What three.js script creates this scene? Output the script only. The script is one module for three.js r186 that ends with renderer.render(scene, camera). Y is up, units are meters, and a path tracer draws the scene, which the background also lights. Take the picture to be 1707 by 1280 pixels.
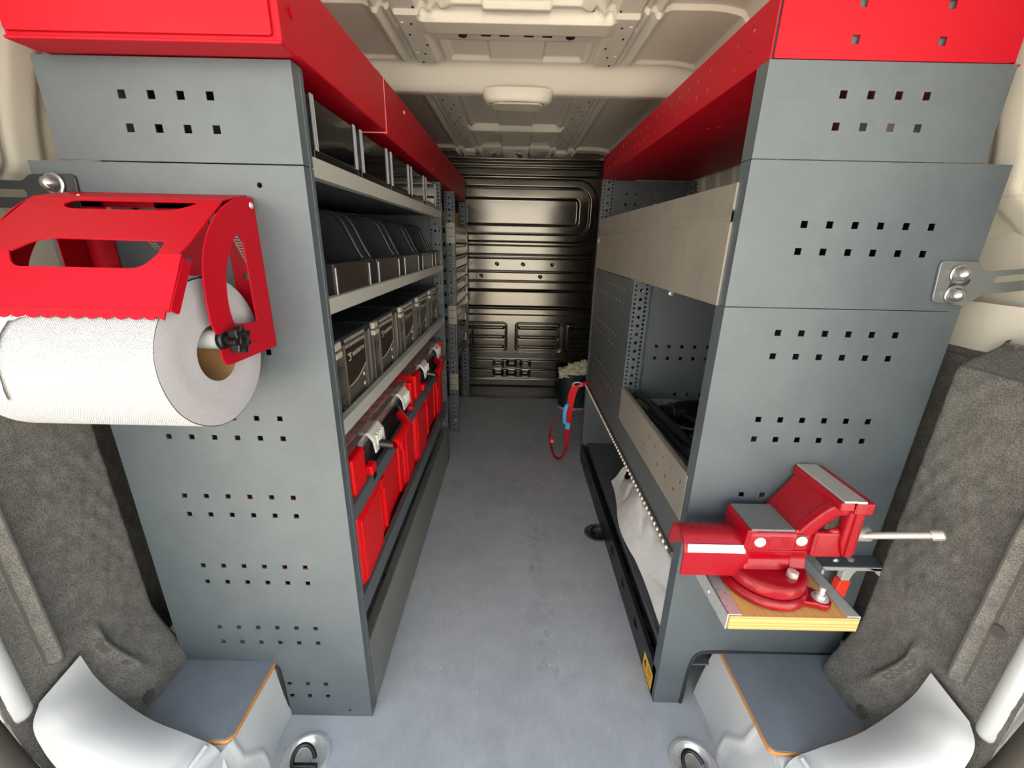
import * as THREE from 'three';
import { mergeGeometries } from 'three/addons/utils/BufferGeometryUtils.js';
import { RoundedBoxGeometry } from 'three/addons/geometries/RoundedBoxGeometry.js';
import { ImprovedNoise } from 'three/addons/math/ImprovedNoise.js';

// ---------------------------------------------------------------- camera, sky, sun, exposure
const scene = new THREE.Scene();
const camera = new THREE.PerspectiveCamera(85.02, 1707 / 1280, 0.01, 200);
camera.position.set(0, 0.98, 0.67);
camera.quaternion.setFromRotationMatrix(new THREE.Matrix4().makeBasis(
  new THREE.Vector3(0.99978, 0.02014, -0.00611), new THREE.Vector3(-0.02104, 0.9471, -0.32026), new THREE.Vector3(-0.00067, 0.32032, 0.94731)));
scene.add(camera);

const SKY_GAIN = 1.3;
{
  const W = 256, H = 128, d = new Float32Array(W * H * 4);
  for (let r = 0; r < H; r++) for (let c = 0; c < W; c++) {           // hazy bright summer sky, whiter towards the horizon
    const up = Math.max(0, Math.sin(((r + 0.5) / H - 0.5) * Math.PI)), h = Math.pow(1 - up, 3), o = (r * W + c) * 4;
    d[o] = (0.60 + 0.46 * h) * SKY_GAIN; d[o + 1] = (0.80 + 0.34 * h) * SKY_GAIN; d[o + 2] = (1.10 + 0.06 * h) * SKY_GAIN; d[o + 3] = 1;
  }
  const t = new THREE.DataTexture(d, W, H, THREE.RGBAFormat, THREE.FloatType);
  t.mapping = THREE.EquirectangularReflectionMapping; t.magFilter = THREE.LinearFilter; t.minFilter = THREE.LinearFilter; t.needsUpdate = true;
  scene.background = t;
}
const sun = new THREE.DirectionalLight(0xfff8ef, 24);               // stands ahead of the van: the opening is in the van's own shade, the yard behind is sunlit
sun.position.set(-6, 14, -10); sun.castShadow = true; sun.shadow.mapSize.set(2048, 2048);
Object.assign(sun.shadow.camera, { left: -14, right: 14, top: 14, bottom: -14, near: 0.5, far: 50 });
scene.add(sun, sun.target);

const renderer = new THREE.WebGLRenderer({ antialias: true });
renderer.toneMapping = THREE.LinearToneMapping;
renderer.toneMappingExposure = 1.2;
renderer.shadowMap.enabled = true;
renderer.shadowMap.type = THREE.PCFSoftShadowMap;

// ---------------------------------------------------------------- helpers
let seed = 7;
const rnd = () => { seed = (seed + 0x6d2b79f5) | 0; let t = Math.imul(seed ^ (seed >>> 15), 1 | seed); t = (t + Math.imul(t ^ (t >>> 7), 61 | t)) ^ t; return ((t ^ (t >>> 14)) >>> 0) / 4294967296; };
const noise = new ImprovedNoise(), fbm = (x, y, z = 0.5, n = 4) => { let s = 0, a = 1; for (let i = 0; i < n; i++) { s += a * noise.noise(x, y, z + i * 7.3); x *= 2; y *= 2; a *= 0.5; } return s; };
const ss = (a, b, x) => { const t = Math.min(1, Math.max(0, (x - a) / (b - a))); return t * t * (3 - 2 * t); };
const band = (a, b, w, x) => ss(a - w / 2, a + w / 2, x) * (1 - ss(b - w / 2, b + w / 2, x));
const V = (x, y, z) => new THREE.Vector3(x, y, z);
const PI = Math.PI;

function metricUV(g) {                                              // uv in metres, by the dominant axis of each face
  const p = g.attributes.position, n = g.attributes.normal, uv = new Float32Array(p.count * 2);
  for (let i = 0; i < p.count; i++) {
    const ax = Math.abs(n.getX(i)), ay = Math.abs(n.getY(i)), az = Math.abs(n.getZ(i));
    let u, v;
    if (ay >= ax && ay >= az) { u = p.getX(i); v = -p.getZ(i); } else if (ax >= az) { u = p.getZ(i); v = p.getY(i); } else { u = p.getX(i); v = p.getY(i); }
    uv[2 * i] = u; uv[2 * i + 1] = v;
  }
  g.setAttribute('uv', new THREE.BufferAttribute(uv, 2));
  return g;
}
function norm(g, keep) {
  if (g.index) g = g.toNonIndexed();
  if (!keep || !g.attributes.uv) metricUV(g);
  for (const k of Object.keys(g.attributes)) if (!['position', 'normal', 'uv'].includes(k)) g.deleteAttribute(k);
  g.morphAttributes = {};
  return g;
}
const join = (list, keep) => { list = list.flat(Infinity).map((g) => norm(g, keep)); return list.length > 1 ? mergeGeometries(list) : list[0]; };
function box(x0, x1, y0, y1, z0, z1, r = 0) {
  const w = x1 - x0, h = y1 - y0, d = z1 - z0;
  const g = r > 0 ? new RoundedBoxGeometry(w, h, d, 2, Math.min(r, w / 2.01, h / 2.01, d / 2.01)) : new THREE.BoxGeometry(w, h, d);
  return g.translate((x0 + x1) / 2, (y0 + y1) / 2, (z0 + z1) / 2);
}
const shape = (pts, holes = []) => { const s = new THREE.Shape(pts.map(([x, y]) => new THREE.Vector2(x, y))); for (const h of holes) s.holes.push(new THREE.Path(h.map(([x, y]) => new THREE.Vector2(x, y)))); return s; };
const rectPts = (x0, x1, y0, y1) => [[x0, y0], [x1, y0], [x1, y1], [x0, y1]];
const sqHole = (x, y, s) => [[x - s / 2, y - s / 2], [x - s / 2, y + s / 2], [x + s / 2, y + s / 2], [x + s / 2, y - s / 2]];
const roHole = (x, y, r, n = 8) => Array.from({ length: n }, (_, i) => [x + r * Math.cos(-2 * PI * i / n), y + r * Math.sin(-2 * PI * i / n)]);
function rrPts(x0, x1, y0, y1, r, n = 5) {
  const out = [], c = [[x1 - r, y0 + r, -PI / 2], [x1 - r, y1 - r, 0], [x0 + r, y1 - r, PI / 2], [x0 + r, y0 + r, PI]];
  for (const [cx, cy, a] of c) for (let i = 0; i <= n; i++) out.push([cx + r * Math.cos(a + i / n * PI / 2), cy + r * Math.sin(a + i / n * PI / 2)]);
  return out;
}
function roundPts(pts, r, n = 4) {                                   // rounds the corners of a polygon; r may be given per corner
  const out = [], N = pts.length;
  pts.forEach((p, i) => {
    const R = Array.isArray(r) ? r[i] : r;
    if (!R) { out.push(p); return; }
    const a = pts[(i + N - 1) % N], b = pts[(i + 1) % N], va = [a[0] - p[0], a[1] - p[1]], vb = [b[0] - p[0], b[1] - p[1]], la = Math.hypot(...va), lb = Math.hypot(...vb);
    const ra = Math.min(R, la / 2.01), rb = Math.min(R, lb / 2.01), A = [p[0] + va[0] / la * ra, p[1] + va[1] / la * ra], B = [p[0] + vb[0] / lb * rb, p[1] + vb[1] / lb * rb];
    for (let k = 0; k <= n; k++) { const t = k / n, u = 1 - t; out.push([u * u * A[0] + 2 * u * t * p[0] + t * t * B[0], u * u * A[1] + 2 * u * t * p[1] + t * t * B[1]]); }
  });
  return out;
}
const rev = (pts) => pts.slice().reverse();
function ext(s, depth, bevel = 0) { return new THREE.ExtrudeGeometry(s, { depth: depth - 2 * bevel, bevelEnabled: bevel > 0, bevelThickness: bevel, bevelSize: bevel, bevelOffset: -bevel, bevelSegments: 2, curveSegments: 10 }).translate(0, 0, bevel); }
const plateXY = (s, z0, t, b = 0) => ext(s, t, b).translate(0, 0, z0);                        // z0 .. z0+t
const plateZY = (s, x1, t, b = 0) => ext(s, t, b).rotateY(-PI / 2).translate(x1, 0, 0);        // shape x -> z; spans x1-t .. x1
const plateXZ = (s, y0, t, b = 0) => ext(s, t, b).rotateX(PI / 2).translate(0, y0 + t, 0);     // shape y -> z; spans y0 .. y0+t
const barX = (profile, x0, x1, b = 0) => plateZY(shape(profile), x1, x1 - x0, b);               // profile in (z, y)
const barZ = (profile, z0, z1, b = 0) => plateXY(shape(profile), z0, z1 - z0, b);               // profile in (x, y)
function rod(a, b, r, n = 12, r2 = r) {
  const d = b.clone().sub(a), g = new THREE.CylinderGeometry(r2, r, d.length(), n);
  return g.applyQuaternion(new THREE.Quaternion().setFromUnitVectors(V(0, 1, 0), d.clone().normalize())).translate((a.x + b.x) / 2, (a.y + b.y) / 2, (a.z + b.z) / 2);
}
const tube = (pts, r, n = 60, m = 8, closed = false) => new THREE.TubeGeometry(new THREE.CatmullRomCurve3(pts, closed), n, r, m, closed);
const ball = (x, y, z, r, sx = 1, sy = 1, sz = 1) => new THREE.SphereGeometry(r, 14, 10).scale(sx, sy, sz).translate(x, y, z);
function lathe(pts, n = 32) { return new THREE.LatheGeometry(pts.map(([x, y]) => new THREE.Vector2(x, y)), n); }
function grid(nu, nv, fn, flip) {                                    // an indexed surface from fn(u, v) -> Vector3
  const pos = [], idx = [], uv = [];
  for (let j = 0; j <= nv; j++) for (let i = 0; i <= nu; i++) { const p = fn(i / nu, j / nv); pos.push(p.x, p.y, p.z); uv.push(i / nu, j / nv); }
  for (let j = 0; j < nv; j++) for (let i = 0; i < nu; i++) {
    const a = j * (nu + 1) + i, b = a + 1, c = a + nu + 1, d = c + 1;
    if (flip) idx.push(a, c, b, b, c, d); else idx.push(a, b, c, b, d, c);
  }
  const g = new THREE.BufferGeometry();
  g.setAttribute('position', new THREE.Float32BufferAttribute(pos, 3)); g.setAttribute('uv', new THREE.Float32BufferAttribute(uv, 2)); g.setIndex(idx); g.computeVertexNormals();
  return g;
}
function ribbon(pts, wdir, w, t, n = 60) {                           // flat webbing swept along a curve; wdir(t) gives the direction of its width
  const c = new THREE.CatmullRomCurve3(pts), P = c.getSpacedPoints(n), prof = [[-1, -1], [1, -1], [1, 1], [-1, 1], [-1, -1]];
  return grid(4, n, (u, v) => {
    const i = Math.round(v * n), q = P[i], tan = c.getTangentAt(i / n), wv = wdir(i / n).clone(); wv.addScaledVector(tan, -wv.dot(tan)).normalize();
    const nv = tan.clone().cross(wv), k = Math.round(u * 4);
    return q.clone().addScaledVector(wv, prof[k][0] * w / 2).addScaledVector(nv, prof[k][1] * t / 2);
  });
}
const hexHead = (r, h) => new THREE.CylinderGeometry(r, r, h, 6);
const rotAbout = (g, ax, ang, p) => { g.translate(-p.x, -p.y, -p.z); g.applyQuaternion(new THREE.Quaternion().setFromAxisAngle(ax, ang)); return g.translate(p.x, p.y, p.z); };

const used = {};
const numbered = (n) => { const k = used[n] = (used[n] ?? -1) + 1; return k ? n + '_' + String(k).padStart(3, '0') : n; };
function thing(name, label, category, base, group) {
  const o = new THREE.Group(); o.name = numbered(name); o.position.set(...base); o.userData = { label, category };
  if (group) o.userData.group = group;
  scene.add(o); return o;
}
function struct(name, base = [0, 0, 0]) { const o = new THREE.Group(); o.name = name; o.position.set(...base); o.userData.kind = 'structure'; scene.add(o); return o; }
function part(parent, name, geos, mat, label, kind) {                 // geometry is given in world metres; it is moved to the thing's own base
  const g = join(Array.isArray(geos) ? geos : [geos], mat.userData.ownUV), w = V(0, 0, 0);
  for (let q = parent; q && q !== scene; q = q.parent) w.add(q.position);
  g.translate(-w.x, -w.y, -w.z);
  const m = new THREE.Mesh(g, mat); m.name = name; m.castShadow = m.receiveShadow = true;
  if (label) m.userData.label = label;
  if (kind) m.userData.kind = kind;
  parent.add(m); return m;
}
function copyOf(root, pos, label, rotY) {
  const c = root.clone(); c.name = numbered(root.name.replace(/_\d{3}$/, '')); c.position.set(...pos); c.userData = { ...root.userData, label };
  if (rotY) c.rotation.y = rotY;
  scene.add(c); return c;
}

// ---------------------------------------------------------------- procedural textures and materials
function dataTex(n, fn, srgb) {
  const d = new Uint8Array(n * n * 4);
  for (let y = 0; y < n; y++) for (let x = 0; x < n; x++) { const c = fn(x / n, y / n), o = (y * n + x) * 4; for (let k = 0; k < 3; k++) d[o + k] = Math.max(0, Math.min(255, (Array.isArray(c) ? c[k] : c) * 255)); d[o + 3] = 255; }
  const t = new THREE.DataTexture(d, n, n); t.wrapS = t.wrapT = THREE.RepeatWrapping; t.magFilter = THREE.LinearFilter; t.minFilter = THREE.LinearMipmapLinearFilter; t.generateMipmaps = true;
  if (srgb) t.colorSpace = THREE.SRGBColorSpace;
  t.needsUpdate = true; return t;
}
function tileNoise(u, v, f, s = 0) {                                  // periodic value noise
  const h = (i, j) => { const q = Math.sin((((i % f) + f) % f) * 127.1 + (((j % f) + f) % f) * 311.7 + s * 74.7) * 43758.5453; return q - Math.floor(q); };
  const x = u * f, y = v * f, i = Math.floor(x), j = Math.floor(y), a = x - i, b = y - j, p = a * a * (3 - 2 * a), q = b * b * (3 - 2 * b);
  return (h(i, j) * (1 - p) + h(i + 1, j) * p) * (1 - q) + (h(i, j + 1) * (1 - p) + h(i + 1, j + 1) * p) * q;
}
const scaled = (t, r, r2 = r) => { const c = t.clone(); c.repeat.set(r, r2); c.needsUpdate = true; return c; };
const fineT = dataTex(256, (u, v) => 0.35 * tileNoise(u, v, 128, 1) + 0.35 * tileNoise(u, v, 64, 2) + 0.3 * tileNoise(u, v, 8, 3));
const cloudT = dataTex(256, (u, v) => 0.72 + 0.28 * (0.5 * tileNoise(u, v, 6, 4) + 0.3 * tileNoise(u, v, 17, 5) + 0.2 * tileNoise(u, v, 60, 6)));
const streakT = dataTex(256, (u, v) => 0.62 + 0.38 * (0.5 * tileNoise(u, v * 0.02, 128, 7) + 0.3 * tileNoise(u, v * 0.04, 50, 8) + 0.2 * tileNoise(u, v, 12, 9)));
const feltT = dataTex(512, (u, v) => { const a = tileNoise(u, v, 256, 11), b = tileNoise(u, v, 150, 12), c = tileNoise(u, v, 9, 13); const k = 0.66 + 0.34 * (a - 0.5) + 0.26 * (b - 0.5) + 0.1 * (c - 0.5); return [k, k, k]; }, true);
const towelT = dataTex(256, (u, v) => 0.5 + 0.28 * Math.sin(u * 2 * PI * 32) * Math.sin(v * 2 * PI * 32) + 0.3 * (tileNoise(u, v, 90, 14) - 0.5));
const spangleT = dataTex(256, (u, v) => { const a = tileNoise(u, v, 14, 15), b = tileNoise(u, v, 40, 16); return 0.82 + 0.18 * (0.6 * Math.round(a * 4) / 4 + 0.4 * b); });
const woodT = dataTex(256, (u, v) => { const k = 0.5 * tileNoise(u, v * 0.12, 60, 17) + 0.3 * tileNoise(u, v * 0.3, 14, 18) + 0.2 * tileNoise(u, v, 100, 19); return [0.74 + 0.14 * k, 0.58 + 0.15 * k, 0.36 + 0.15 * k]; }, true);
const pliesT = dataTex(128, (u, v) => { const k = Math.floor(v * 9) % 2, e = Math.abs((v * 9) % 1 - 0.5) > 0.42 ? 0.88 : 1, n = 0.06 * (tileNoise(u, v, 64, 20) - 0.5); return [(k ? 0.83 : 0.9) * e + n, (k ? 0.68 : 0.78) * e + n, (k ? 0.4 : 0.52) * e + n]; }, true);

function mat(color, o = {}) {
  const { tex, rep = 2, bump, bumpRep = 8, bumpScale = 0.0002, rough, roughRep = 3, own, phys, ...rest } = o;
  const C = phys || rest.clearcoat || rest.transmission ? THREE.MeshPhysicalMaterial : THREE.MeshStandardMaterial;
  const m = new C({ color, roughness: 0.5, metalness: 0, ...rest });
  if (tex) m.map = scaled(tex, rep);
  if (bump) { m.bumpMap = scaled(bump, bumpRep); m.bumpScale = bumpScale; }
  if (rough) m.roughnessMap = scaled(rough, roughRep);
  if (own) m.userData.ownUV = true;
  m.side = THREE.DoubleSide;
  return m;
}
const M = {
  anthracite: mat(0x525b61, { roughness: 0.42, bump: fineT, bumpRep: 10, bumpScale: 0.00012, tex: cloudT, rep: 1.7 }),
  darkSteel: mat(0x4b5257, { roughness: 0.45, bump: fineT, bumpRep: 10, bumpScale: 0.0001 }),
  blackSteel: mat(0x17191c, { roughness: 0.38 }),
  red: mat(0xa4031a, { roughness: 0.46, specularIntensity: 0.4, phys: true, bump: fineT, bumpRep: 14, bumpScale: 0.0001 }),
  redGloss: mat(0x900317, { roughness: 0.26, specularIntensity: 0.5, clearcoat: 0.35, clearcoatRoughness: 0.12, bump: fineT, bumpRep: 9, bumpScale: 0.0004 }),
  redPlastic: mat(0xd00812, { roughness: 0.4, specularIntensity: 0.5, phys: true }),
  zinc: mat(0xd2d4d3, { roughness: 0.32, metalness: 0.55, rough: spangleT, roughRep: 6 }),
  steel: mat(0xc4c1ba, { roughness: 0.36, metalness: 0.6, rough: cloudT, roughRep: 9 }),
  alu: mat(0xb3aea3, { roughness: 0.42, metalness: 0.5, tex: cloudT, rep: 3, bump: fineT, bumpRep: 20, bumpScale: 0.0001 }),
  rail: mat(0xaeb0aa, { roughness: 0.45, metalness: 0.25 }),
  cream: mat(0xdfdacd, { roughness: 0.4, bump: fineT, bumpRep: 5, bumpScale: 0.0002 }),
  white: mat(0xb6babd, { roughness: 0.3, clearcoat: 0.4, clearcoatRoughness: 0.2 }),
  felt: mat(0x96948f, { roughness: 0.95, tex: feltT, rep: 7, bump: feltT, bumpRep: 7, bumpScale: 0.0006 }),
  clip: mat(0x4d4b48, { roughness: 0.8 }),
  rubber: mat(0x17171a, { roughness: 0.7 }),
  blackPlastic: mat(0x121214, { roughness: 0.3 }),
  binPlastic: mat(0x24262a, { roughness: 0.28, bump: fineT, bumpRep: 10, bumpScale: 0.0002 }),
  smoke: mat(0x4a4640, { roughness: 0.3, tex: cloudT, rep: 5 }),
  clear: mat(0xfaf6f4, { roughness: 0.12, transmission: 0.92, thickness: 0, ior: 1.45 }),
  frosted: mat(0xe9eae6, { roughness: 0.4, transmission: 0.35, thickness: 0 }),
  paper: mat(0xb6b7ba, { roughness: 0.9, bump: towelT, bumpRep: 9, bumpScale: 0.0007 }),
  paperEnd: mat(0xa9a7ac, { roughness: 0.95, bump: fineT, bumpRep: 10, bumpScale: 0.0005 }),
  cardboard: mat(0xb08a5c, { roughness: 0.85, tex: cloudT, rep: 6 }),
  ply: mat(0xe0dcd6, { roughness: 0.5, tex: woodT, rep: 5 }),
  birch: mat(0xfff0dc, { roughness: 0.5, tex: woodT, rep: 6 }),
  birchEdge: mat(0xc08a52, { roughness: 0.6, tex: cloudT, rep: 9 }),
  bulkhead: mat(0x66635d, { roughness: 0.15, metalness: 0.92 }),
  bag: mat(0xe9ebea, { roughness: 0.28 }),
  cloth: mat(0xd9d9c2, { roughness: 0.8 }),
  binBlue: mat(0x1e2a31, { roughness: 0.4 }),
  webbing: mat(0xd80f1e, { roughness: 0.7, bump: towelT, bumpRep: 30, bumpScale: 0.0004 }),
  bluePlastic: mat(0x3aa0e0, { roughness: 0.35 }),
  hole: mat(0x0b0b0c, { roughness: 0.8 }),
};
// vinyl floor: grey sheet with real scuffs, drips and footprints
const floorMat = (() => {
  const W = 1024, H = 2048, c = document.createElement('canvas'); c.width = W; c.height = H;
  const g = c.getContext('2d'), X = (x) => (x + 0.6) / 1.2 * W, Y = (z) => (1 - (-z + 0.35) / 2.4) * H;
  const img = g.createImageData(W, H);
  for (let y = 0; y < H; y++) for (let x = 0; x < W; x++) {
    const n = 0.5 * tileNoise(x / W, y / H, 170, 31) + 0.5 * tileNoise(x / W, y / H, 420, 32), b = fbm(x / 210, y / 210, 3.3), b2 = fbm(x / 45, y / 45, 8.1), k = 176 + 10 * (n - 0.5) + 9 * b + 5 * b2, o = (y * W + x) * 4;
    img.data[o] = k - 5; img.data[o + 1] = k + 1; img.data[o + 2] = k + 8; img.data[o + 3] = 255;
  }
  g.putImageData(img, 0, 0);
  for (let i = 0; i < 150; i++) {                                       // dark drip trail and foot marks along the aisle
    const z = -0.05 - 1.5 * Math.pow(rnd(), 0.8), x = 0.09 + 0.06 * (rnd() + rnd() - 1) - 0.02 * z;
    g.fillStyle = `rgba(70,76,84,${0.03 + 0.08 * rnd()})`; g.beginPath(); g.ellipse(X(x), Y(z), 3 + 9 * rnd(), 3 + 8 * rnd(), rnd() * 3, 0, 7); g.fill();
  }
  for (let i = 0; i < 60; i++) { const z = 0.2 - 1.8 * rnd(), x = -0.25 + 0.55 * rnd(); g.fillStyle = `rgba(80,86,94,${0.03 + 0.05 * rnd()})`; g.beginPath(); g.ellipse(X(x), Y(z), 8 + 40 * rnd(), 5 + 26 * rnd(), rnd() * 3, 0, 7); g.fill(); }
  for (let i = 0; i < 130; i++) {                                       // white scratches, most of them by the right-hand rack
    const right = rnd() < 0.6, z = right ? -0.02 - 0.35 * rnd() : 0.2 - 1.6 * rnd(), x = right ? 0.2 + 0.12 * rnd() : -0.27 + 0.56 * rnd(), a = rnd() * 6.3, l = 4 + 26 * rnd() * rnd();
    g.strokeStyle = `rgba(215,222,228,${0.15 + 0.45 * rnd() * rnd()})`; g.lineWidth = 0.8 + 1.3 * rnd(); g.beginPath(); g.moveTo(X(x), Y(z)); g.quadraticCurveTo(X(x) + l * Math.cos(a), Y(z) + l * Math.sin(a), X(x) + 1.7 * l * Math.cos(a + 0.5), Y(z) + 1.7 * l * Math.sin(a + 0.5)); g.stroke();
  }
  for (let i = 0; i < 70; i++) { g.fillStyle = `rgba(228,232,235,${0.4 + 0.5 * rnd()})`; g.beginPath(); g.arc(X(-0.28 + 0.58 * rnd()), Y(0.25 - 1.6 * rnd()), 0.8 + 1.5 * rnd(), 0, 7); g.fill(); }
  const t = new THREE.CanvasTexture(c); t.colorSpace = THREE.SRGBColorSpace; t.wrapS = t.wrapT = THREE.RepeatWrapping; t.repeat.set(1 / 1.2, 1 / 2.4); t.offset.set(0.5, 0.35 / 2.4); t.anisotropy = 8;
  const m = new THREE.MeshStandardMaterial({ map: t, roughness: 0.48, bumpMap: scaled(fineT, 18), bumpScale: 0.0002, side: THREE.DoubleSide });
  return m;
})();
M.stepTop = mat(0x7b828d, { roughness: 0.5, tex: cloudT, rep: 3, bump: fineT, bumpRep: 18, bumpScale: 0.0002 });

// ---------------------------------------------------------------- outside: sunlit yard behind the van
{
  const g = struct('ground_outside', [0, -0.6, 8]);
  part(g, 'paving', [box(-40, 40, -0.9, -0.6, -20, 40)], mat(0xc8c0b0, { roughness: 0.9, tex: cloudT, rep: 0.4 }));
  const w = struct('building_outside', [0, -0.6, 11]);
  part(w, 'facade', [box(-16, 16, -0.6, 5.6, 11, 11.4)], mat(0xeae8e2, { roughness: 0.9, tex: cloudT, rep: 0.5 }));
  part(w, 'roof_edge', [box(-16.2, 16.2, 5.6, 5.85, 10.75, 11.5)], M.cream);
}
// ---------------------------------------------------------------- van shell
{
  const s = struct('van_body', [0, -0.06, 0]);
  part(s, 'roof_skin', [box(-0.86, 0.86, 1.5, 1.54, -2.1, 0.36)], M.cream);
  part(s, 'side_skin', [box(-0.86, -0.82, -0.06, 1.5, -2.1, 0.33)], M.cream);
  part(s, 'side_skin', [box(0.82, 0.86, -0.06, 1.5, -2.1, 0.33)], M.cream);
  part(s, 'front_skin', [box(-0.86, 0.86, -0.06, 1.54, -2.14, -2.1)], M.blackSteel);
  part(s, 'underbody', [box(-0.86, 0.86, -0.1, -0.06, -2.14, 0.33)], M.blackSteel);
  part(s, 'rear_header', [box(-0.82, 0.82, 1.43, 1.5, 0.26, 0.36, 0.02)], M.cream);
  const tg = box(-0.78, 0.78, 1.5, 1.56, 0.36, 1.42, 0.02); rotAbout(tg, V(1, 0, 0), -0.42, V(0, 1.5, 0.36));
  part(s, 'raised_tailgate', [tg], M.white, 'raised tailgate over the opening');
}
// ---------------------------------------------------------------- floor with its three ring recesses
const CUPS = [[-0.394, 0.12], [0.378, 0.117], [0.318, -0.583], [-0.335, -0.36]];
{
  const f = struct('floor', [0, 0, 0]);
  const s = shape(rectPts(-0.82, 0.82, -2.1, 0.33), CUPS.map(([x, z]) => roHole(x, z, 0.0405, 28)));
  part(f, 'vinyl_sheet', [plateXZ(s, -0.022, 0.022)], floorMat);
}
// ---------------------------------------------------------------- ceiling: pressed sheet with ribs, channels, cross bars and the main beam
function ceilingY(x, z) {
  x = Math.abs(x + 0.006);
  let d = 0;                                                           // d > 0 comes down into the room
  const hatch = z > -0.46;
  d += 0.015 * band(0.216, 0.276, 0.005, x);      // perforated channels
  d += 0.006 * band(0.284, 0.294, 0.004, x);
  d += 0.013 * band(0.306, 0.322, 0.006, x);
  d += 0.006 * band(0.188, 0.2, 0.007, x);
  d -= 0.008 * band(0.074, 0.178, 0.005, x);                           // the panels between
  d -= 0.004 * band(0.335, 0.5, 0.01, x);
  d += 0.012 * ss(0.5, 0.515, x);
  const cross = (z0, z1, w) => band(z0, z1, 0.008, z) * (1 - ss(w - 0.01, w + 0.01, x));
  for (const [h, a, b, w] of [[0.02, -0.545, -0.478, 0.222], [0.007, -0.605, -0.54, 0.29], [0.02, -1.515, -1.445, 0.21], [0.006, -1.565, -1.51, 0.28]]) { const m = cross(a, b, w); d = d * (1 - m) + Math.max(d, h) * m; }
  d += 0.016 * ss(-1.85, -1.865, z) ;
  d -= 0.008 * band(-1.84, -1.58, 0.014, z) * band(0.08, 0.17, 0.01, x);
  if (hatch) { const o = Math.max(x - 0.14, 0) * 0.9 + (z + 0.452); d += 0.014 * band(0.0, 0.022, 0.008, o) - 0.008 * ss(0.03, 0.05, o); }
  const beam = band(-0.87, -0.735, 0.012, z);                          // main roof beam
  d = d * (1 - beam) + 0.004 * beam + 0.058 * ss(-0.745, -0.812, z) * (1 - ss(-0.835, -0.868, z));
  d += 0.02 * ss(-0.2, 0.3, z);
  return 1.462 - d + 0.004 - 0.14 * Math.pow(Math.max(0, x - 0.42) / 0.3, 2);
}
{
  const c = struct('ceiling', [0, 1.462, 0]);
  part(c, 'roof_lining', [grid(420, 520, (u, v) => { const x = -0.78 + 1.56 * u, z = 0.32 - 2.29 * v; return V(x, ceilingY(x, z), z); })], M.cream);
  const holes = [], bolts = [];
  for (const k of [-1, 1]) {
    for (let i = 0; i < 26; i++) { const z = -0.45 - i * 0.054; if (z < -0.73 && z > -1.02) continue; holes.push(new THREE.CylinderGeometry(0.0028, 0.0028, 0.003, 8).translate(k * (0.226 + 0.016 * (i % 3)) - 0.006, ceilingY(k * (0.226 + 0.016 * (i % 3)) - 0.006, z) - 0.0004, z)); }
    for (const z of [-0.5, -0.66, -1.12, -1.3, -1.62]) bolts.push(new THREE.SphereGeometry(0.0045, 8, 6).scale(1, 0.6, 1).translate(k * 0.262 - 0.006, ceilingY(k * 0.262, z), z));
    holes.push(new THREE.CylinderGeometry(0.011, 0.011, 0.003, 14).translate(k * 0.132 - 0.006, ceilingY(0.132, -0.575) - 0.001, -0.575));
    for (const q of [0.03, 0.075]) holes.push(box(k * q - 0.018, k * q + 0.006, ceilingY(k * q, -0.575) - 0.001, ceilingY(k * q, -0.575) + 0.004, -0.579, -0.571));
    holes.push(new THREE.CylinderGeometry(0.005, 0.005, 0.003, 10).translate(k * 0.22, ceilingY(0.22, -1.9) - 0.0005, -1.9));
  }
  holes.push(new THREE.CylinderGeometry(0.005, 0.005, 0.003, 10).translate(0, ceilingY(0, -1.9) - 0.0005, -1.9));
  part(c, 'punched_holes', holes, M.hole, undefined, 'stuff');
  part(c, 'weld_studs', bolts, M.cream, undefined, 'stuff');
}
{ // interior lamp on the beam
  const t = thing('ceiling_lamp', 'cream oval interior lamp on the roof beam in the middle of the ceiling', 'lamp', [0.0, 1.405, -0.822]);
  const y = 1.378;
  part(t, 'lamp_housing', [grid(40, 16, (u, v) => { const a = u * 2 * PI, k = v, r = 1 - 0.25 * k * k; const cx = Math.sign(Math.cos(a)) * Math.pow(Math.abs(Math.cos(a)), 0.55), cz = Math.sign(Math.sin(a)) * Math.pow(Math.abs(Math.sin(a)), 0.7); return V(cx * 0.108 * r, 1.412 - 0.034 * Math.sin(k * PI / 2), -0.822 + cz * 0.05 * r); })], M.cream);
  part(t, 'lamp_lens', [plateXZ(shape(rrPts(-0.079, 0.079, -0.8575, -0.7865, 0.03)), y - 0.006, 0.006, 0.002)], mat(0xb9b4a4, { roughness: 0.3 }));
}
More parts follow.
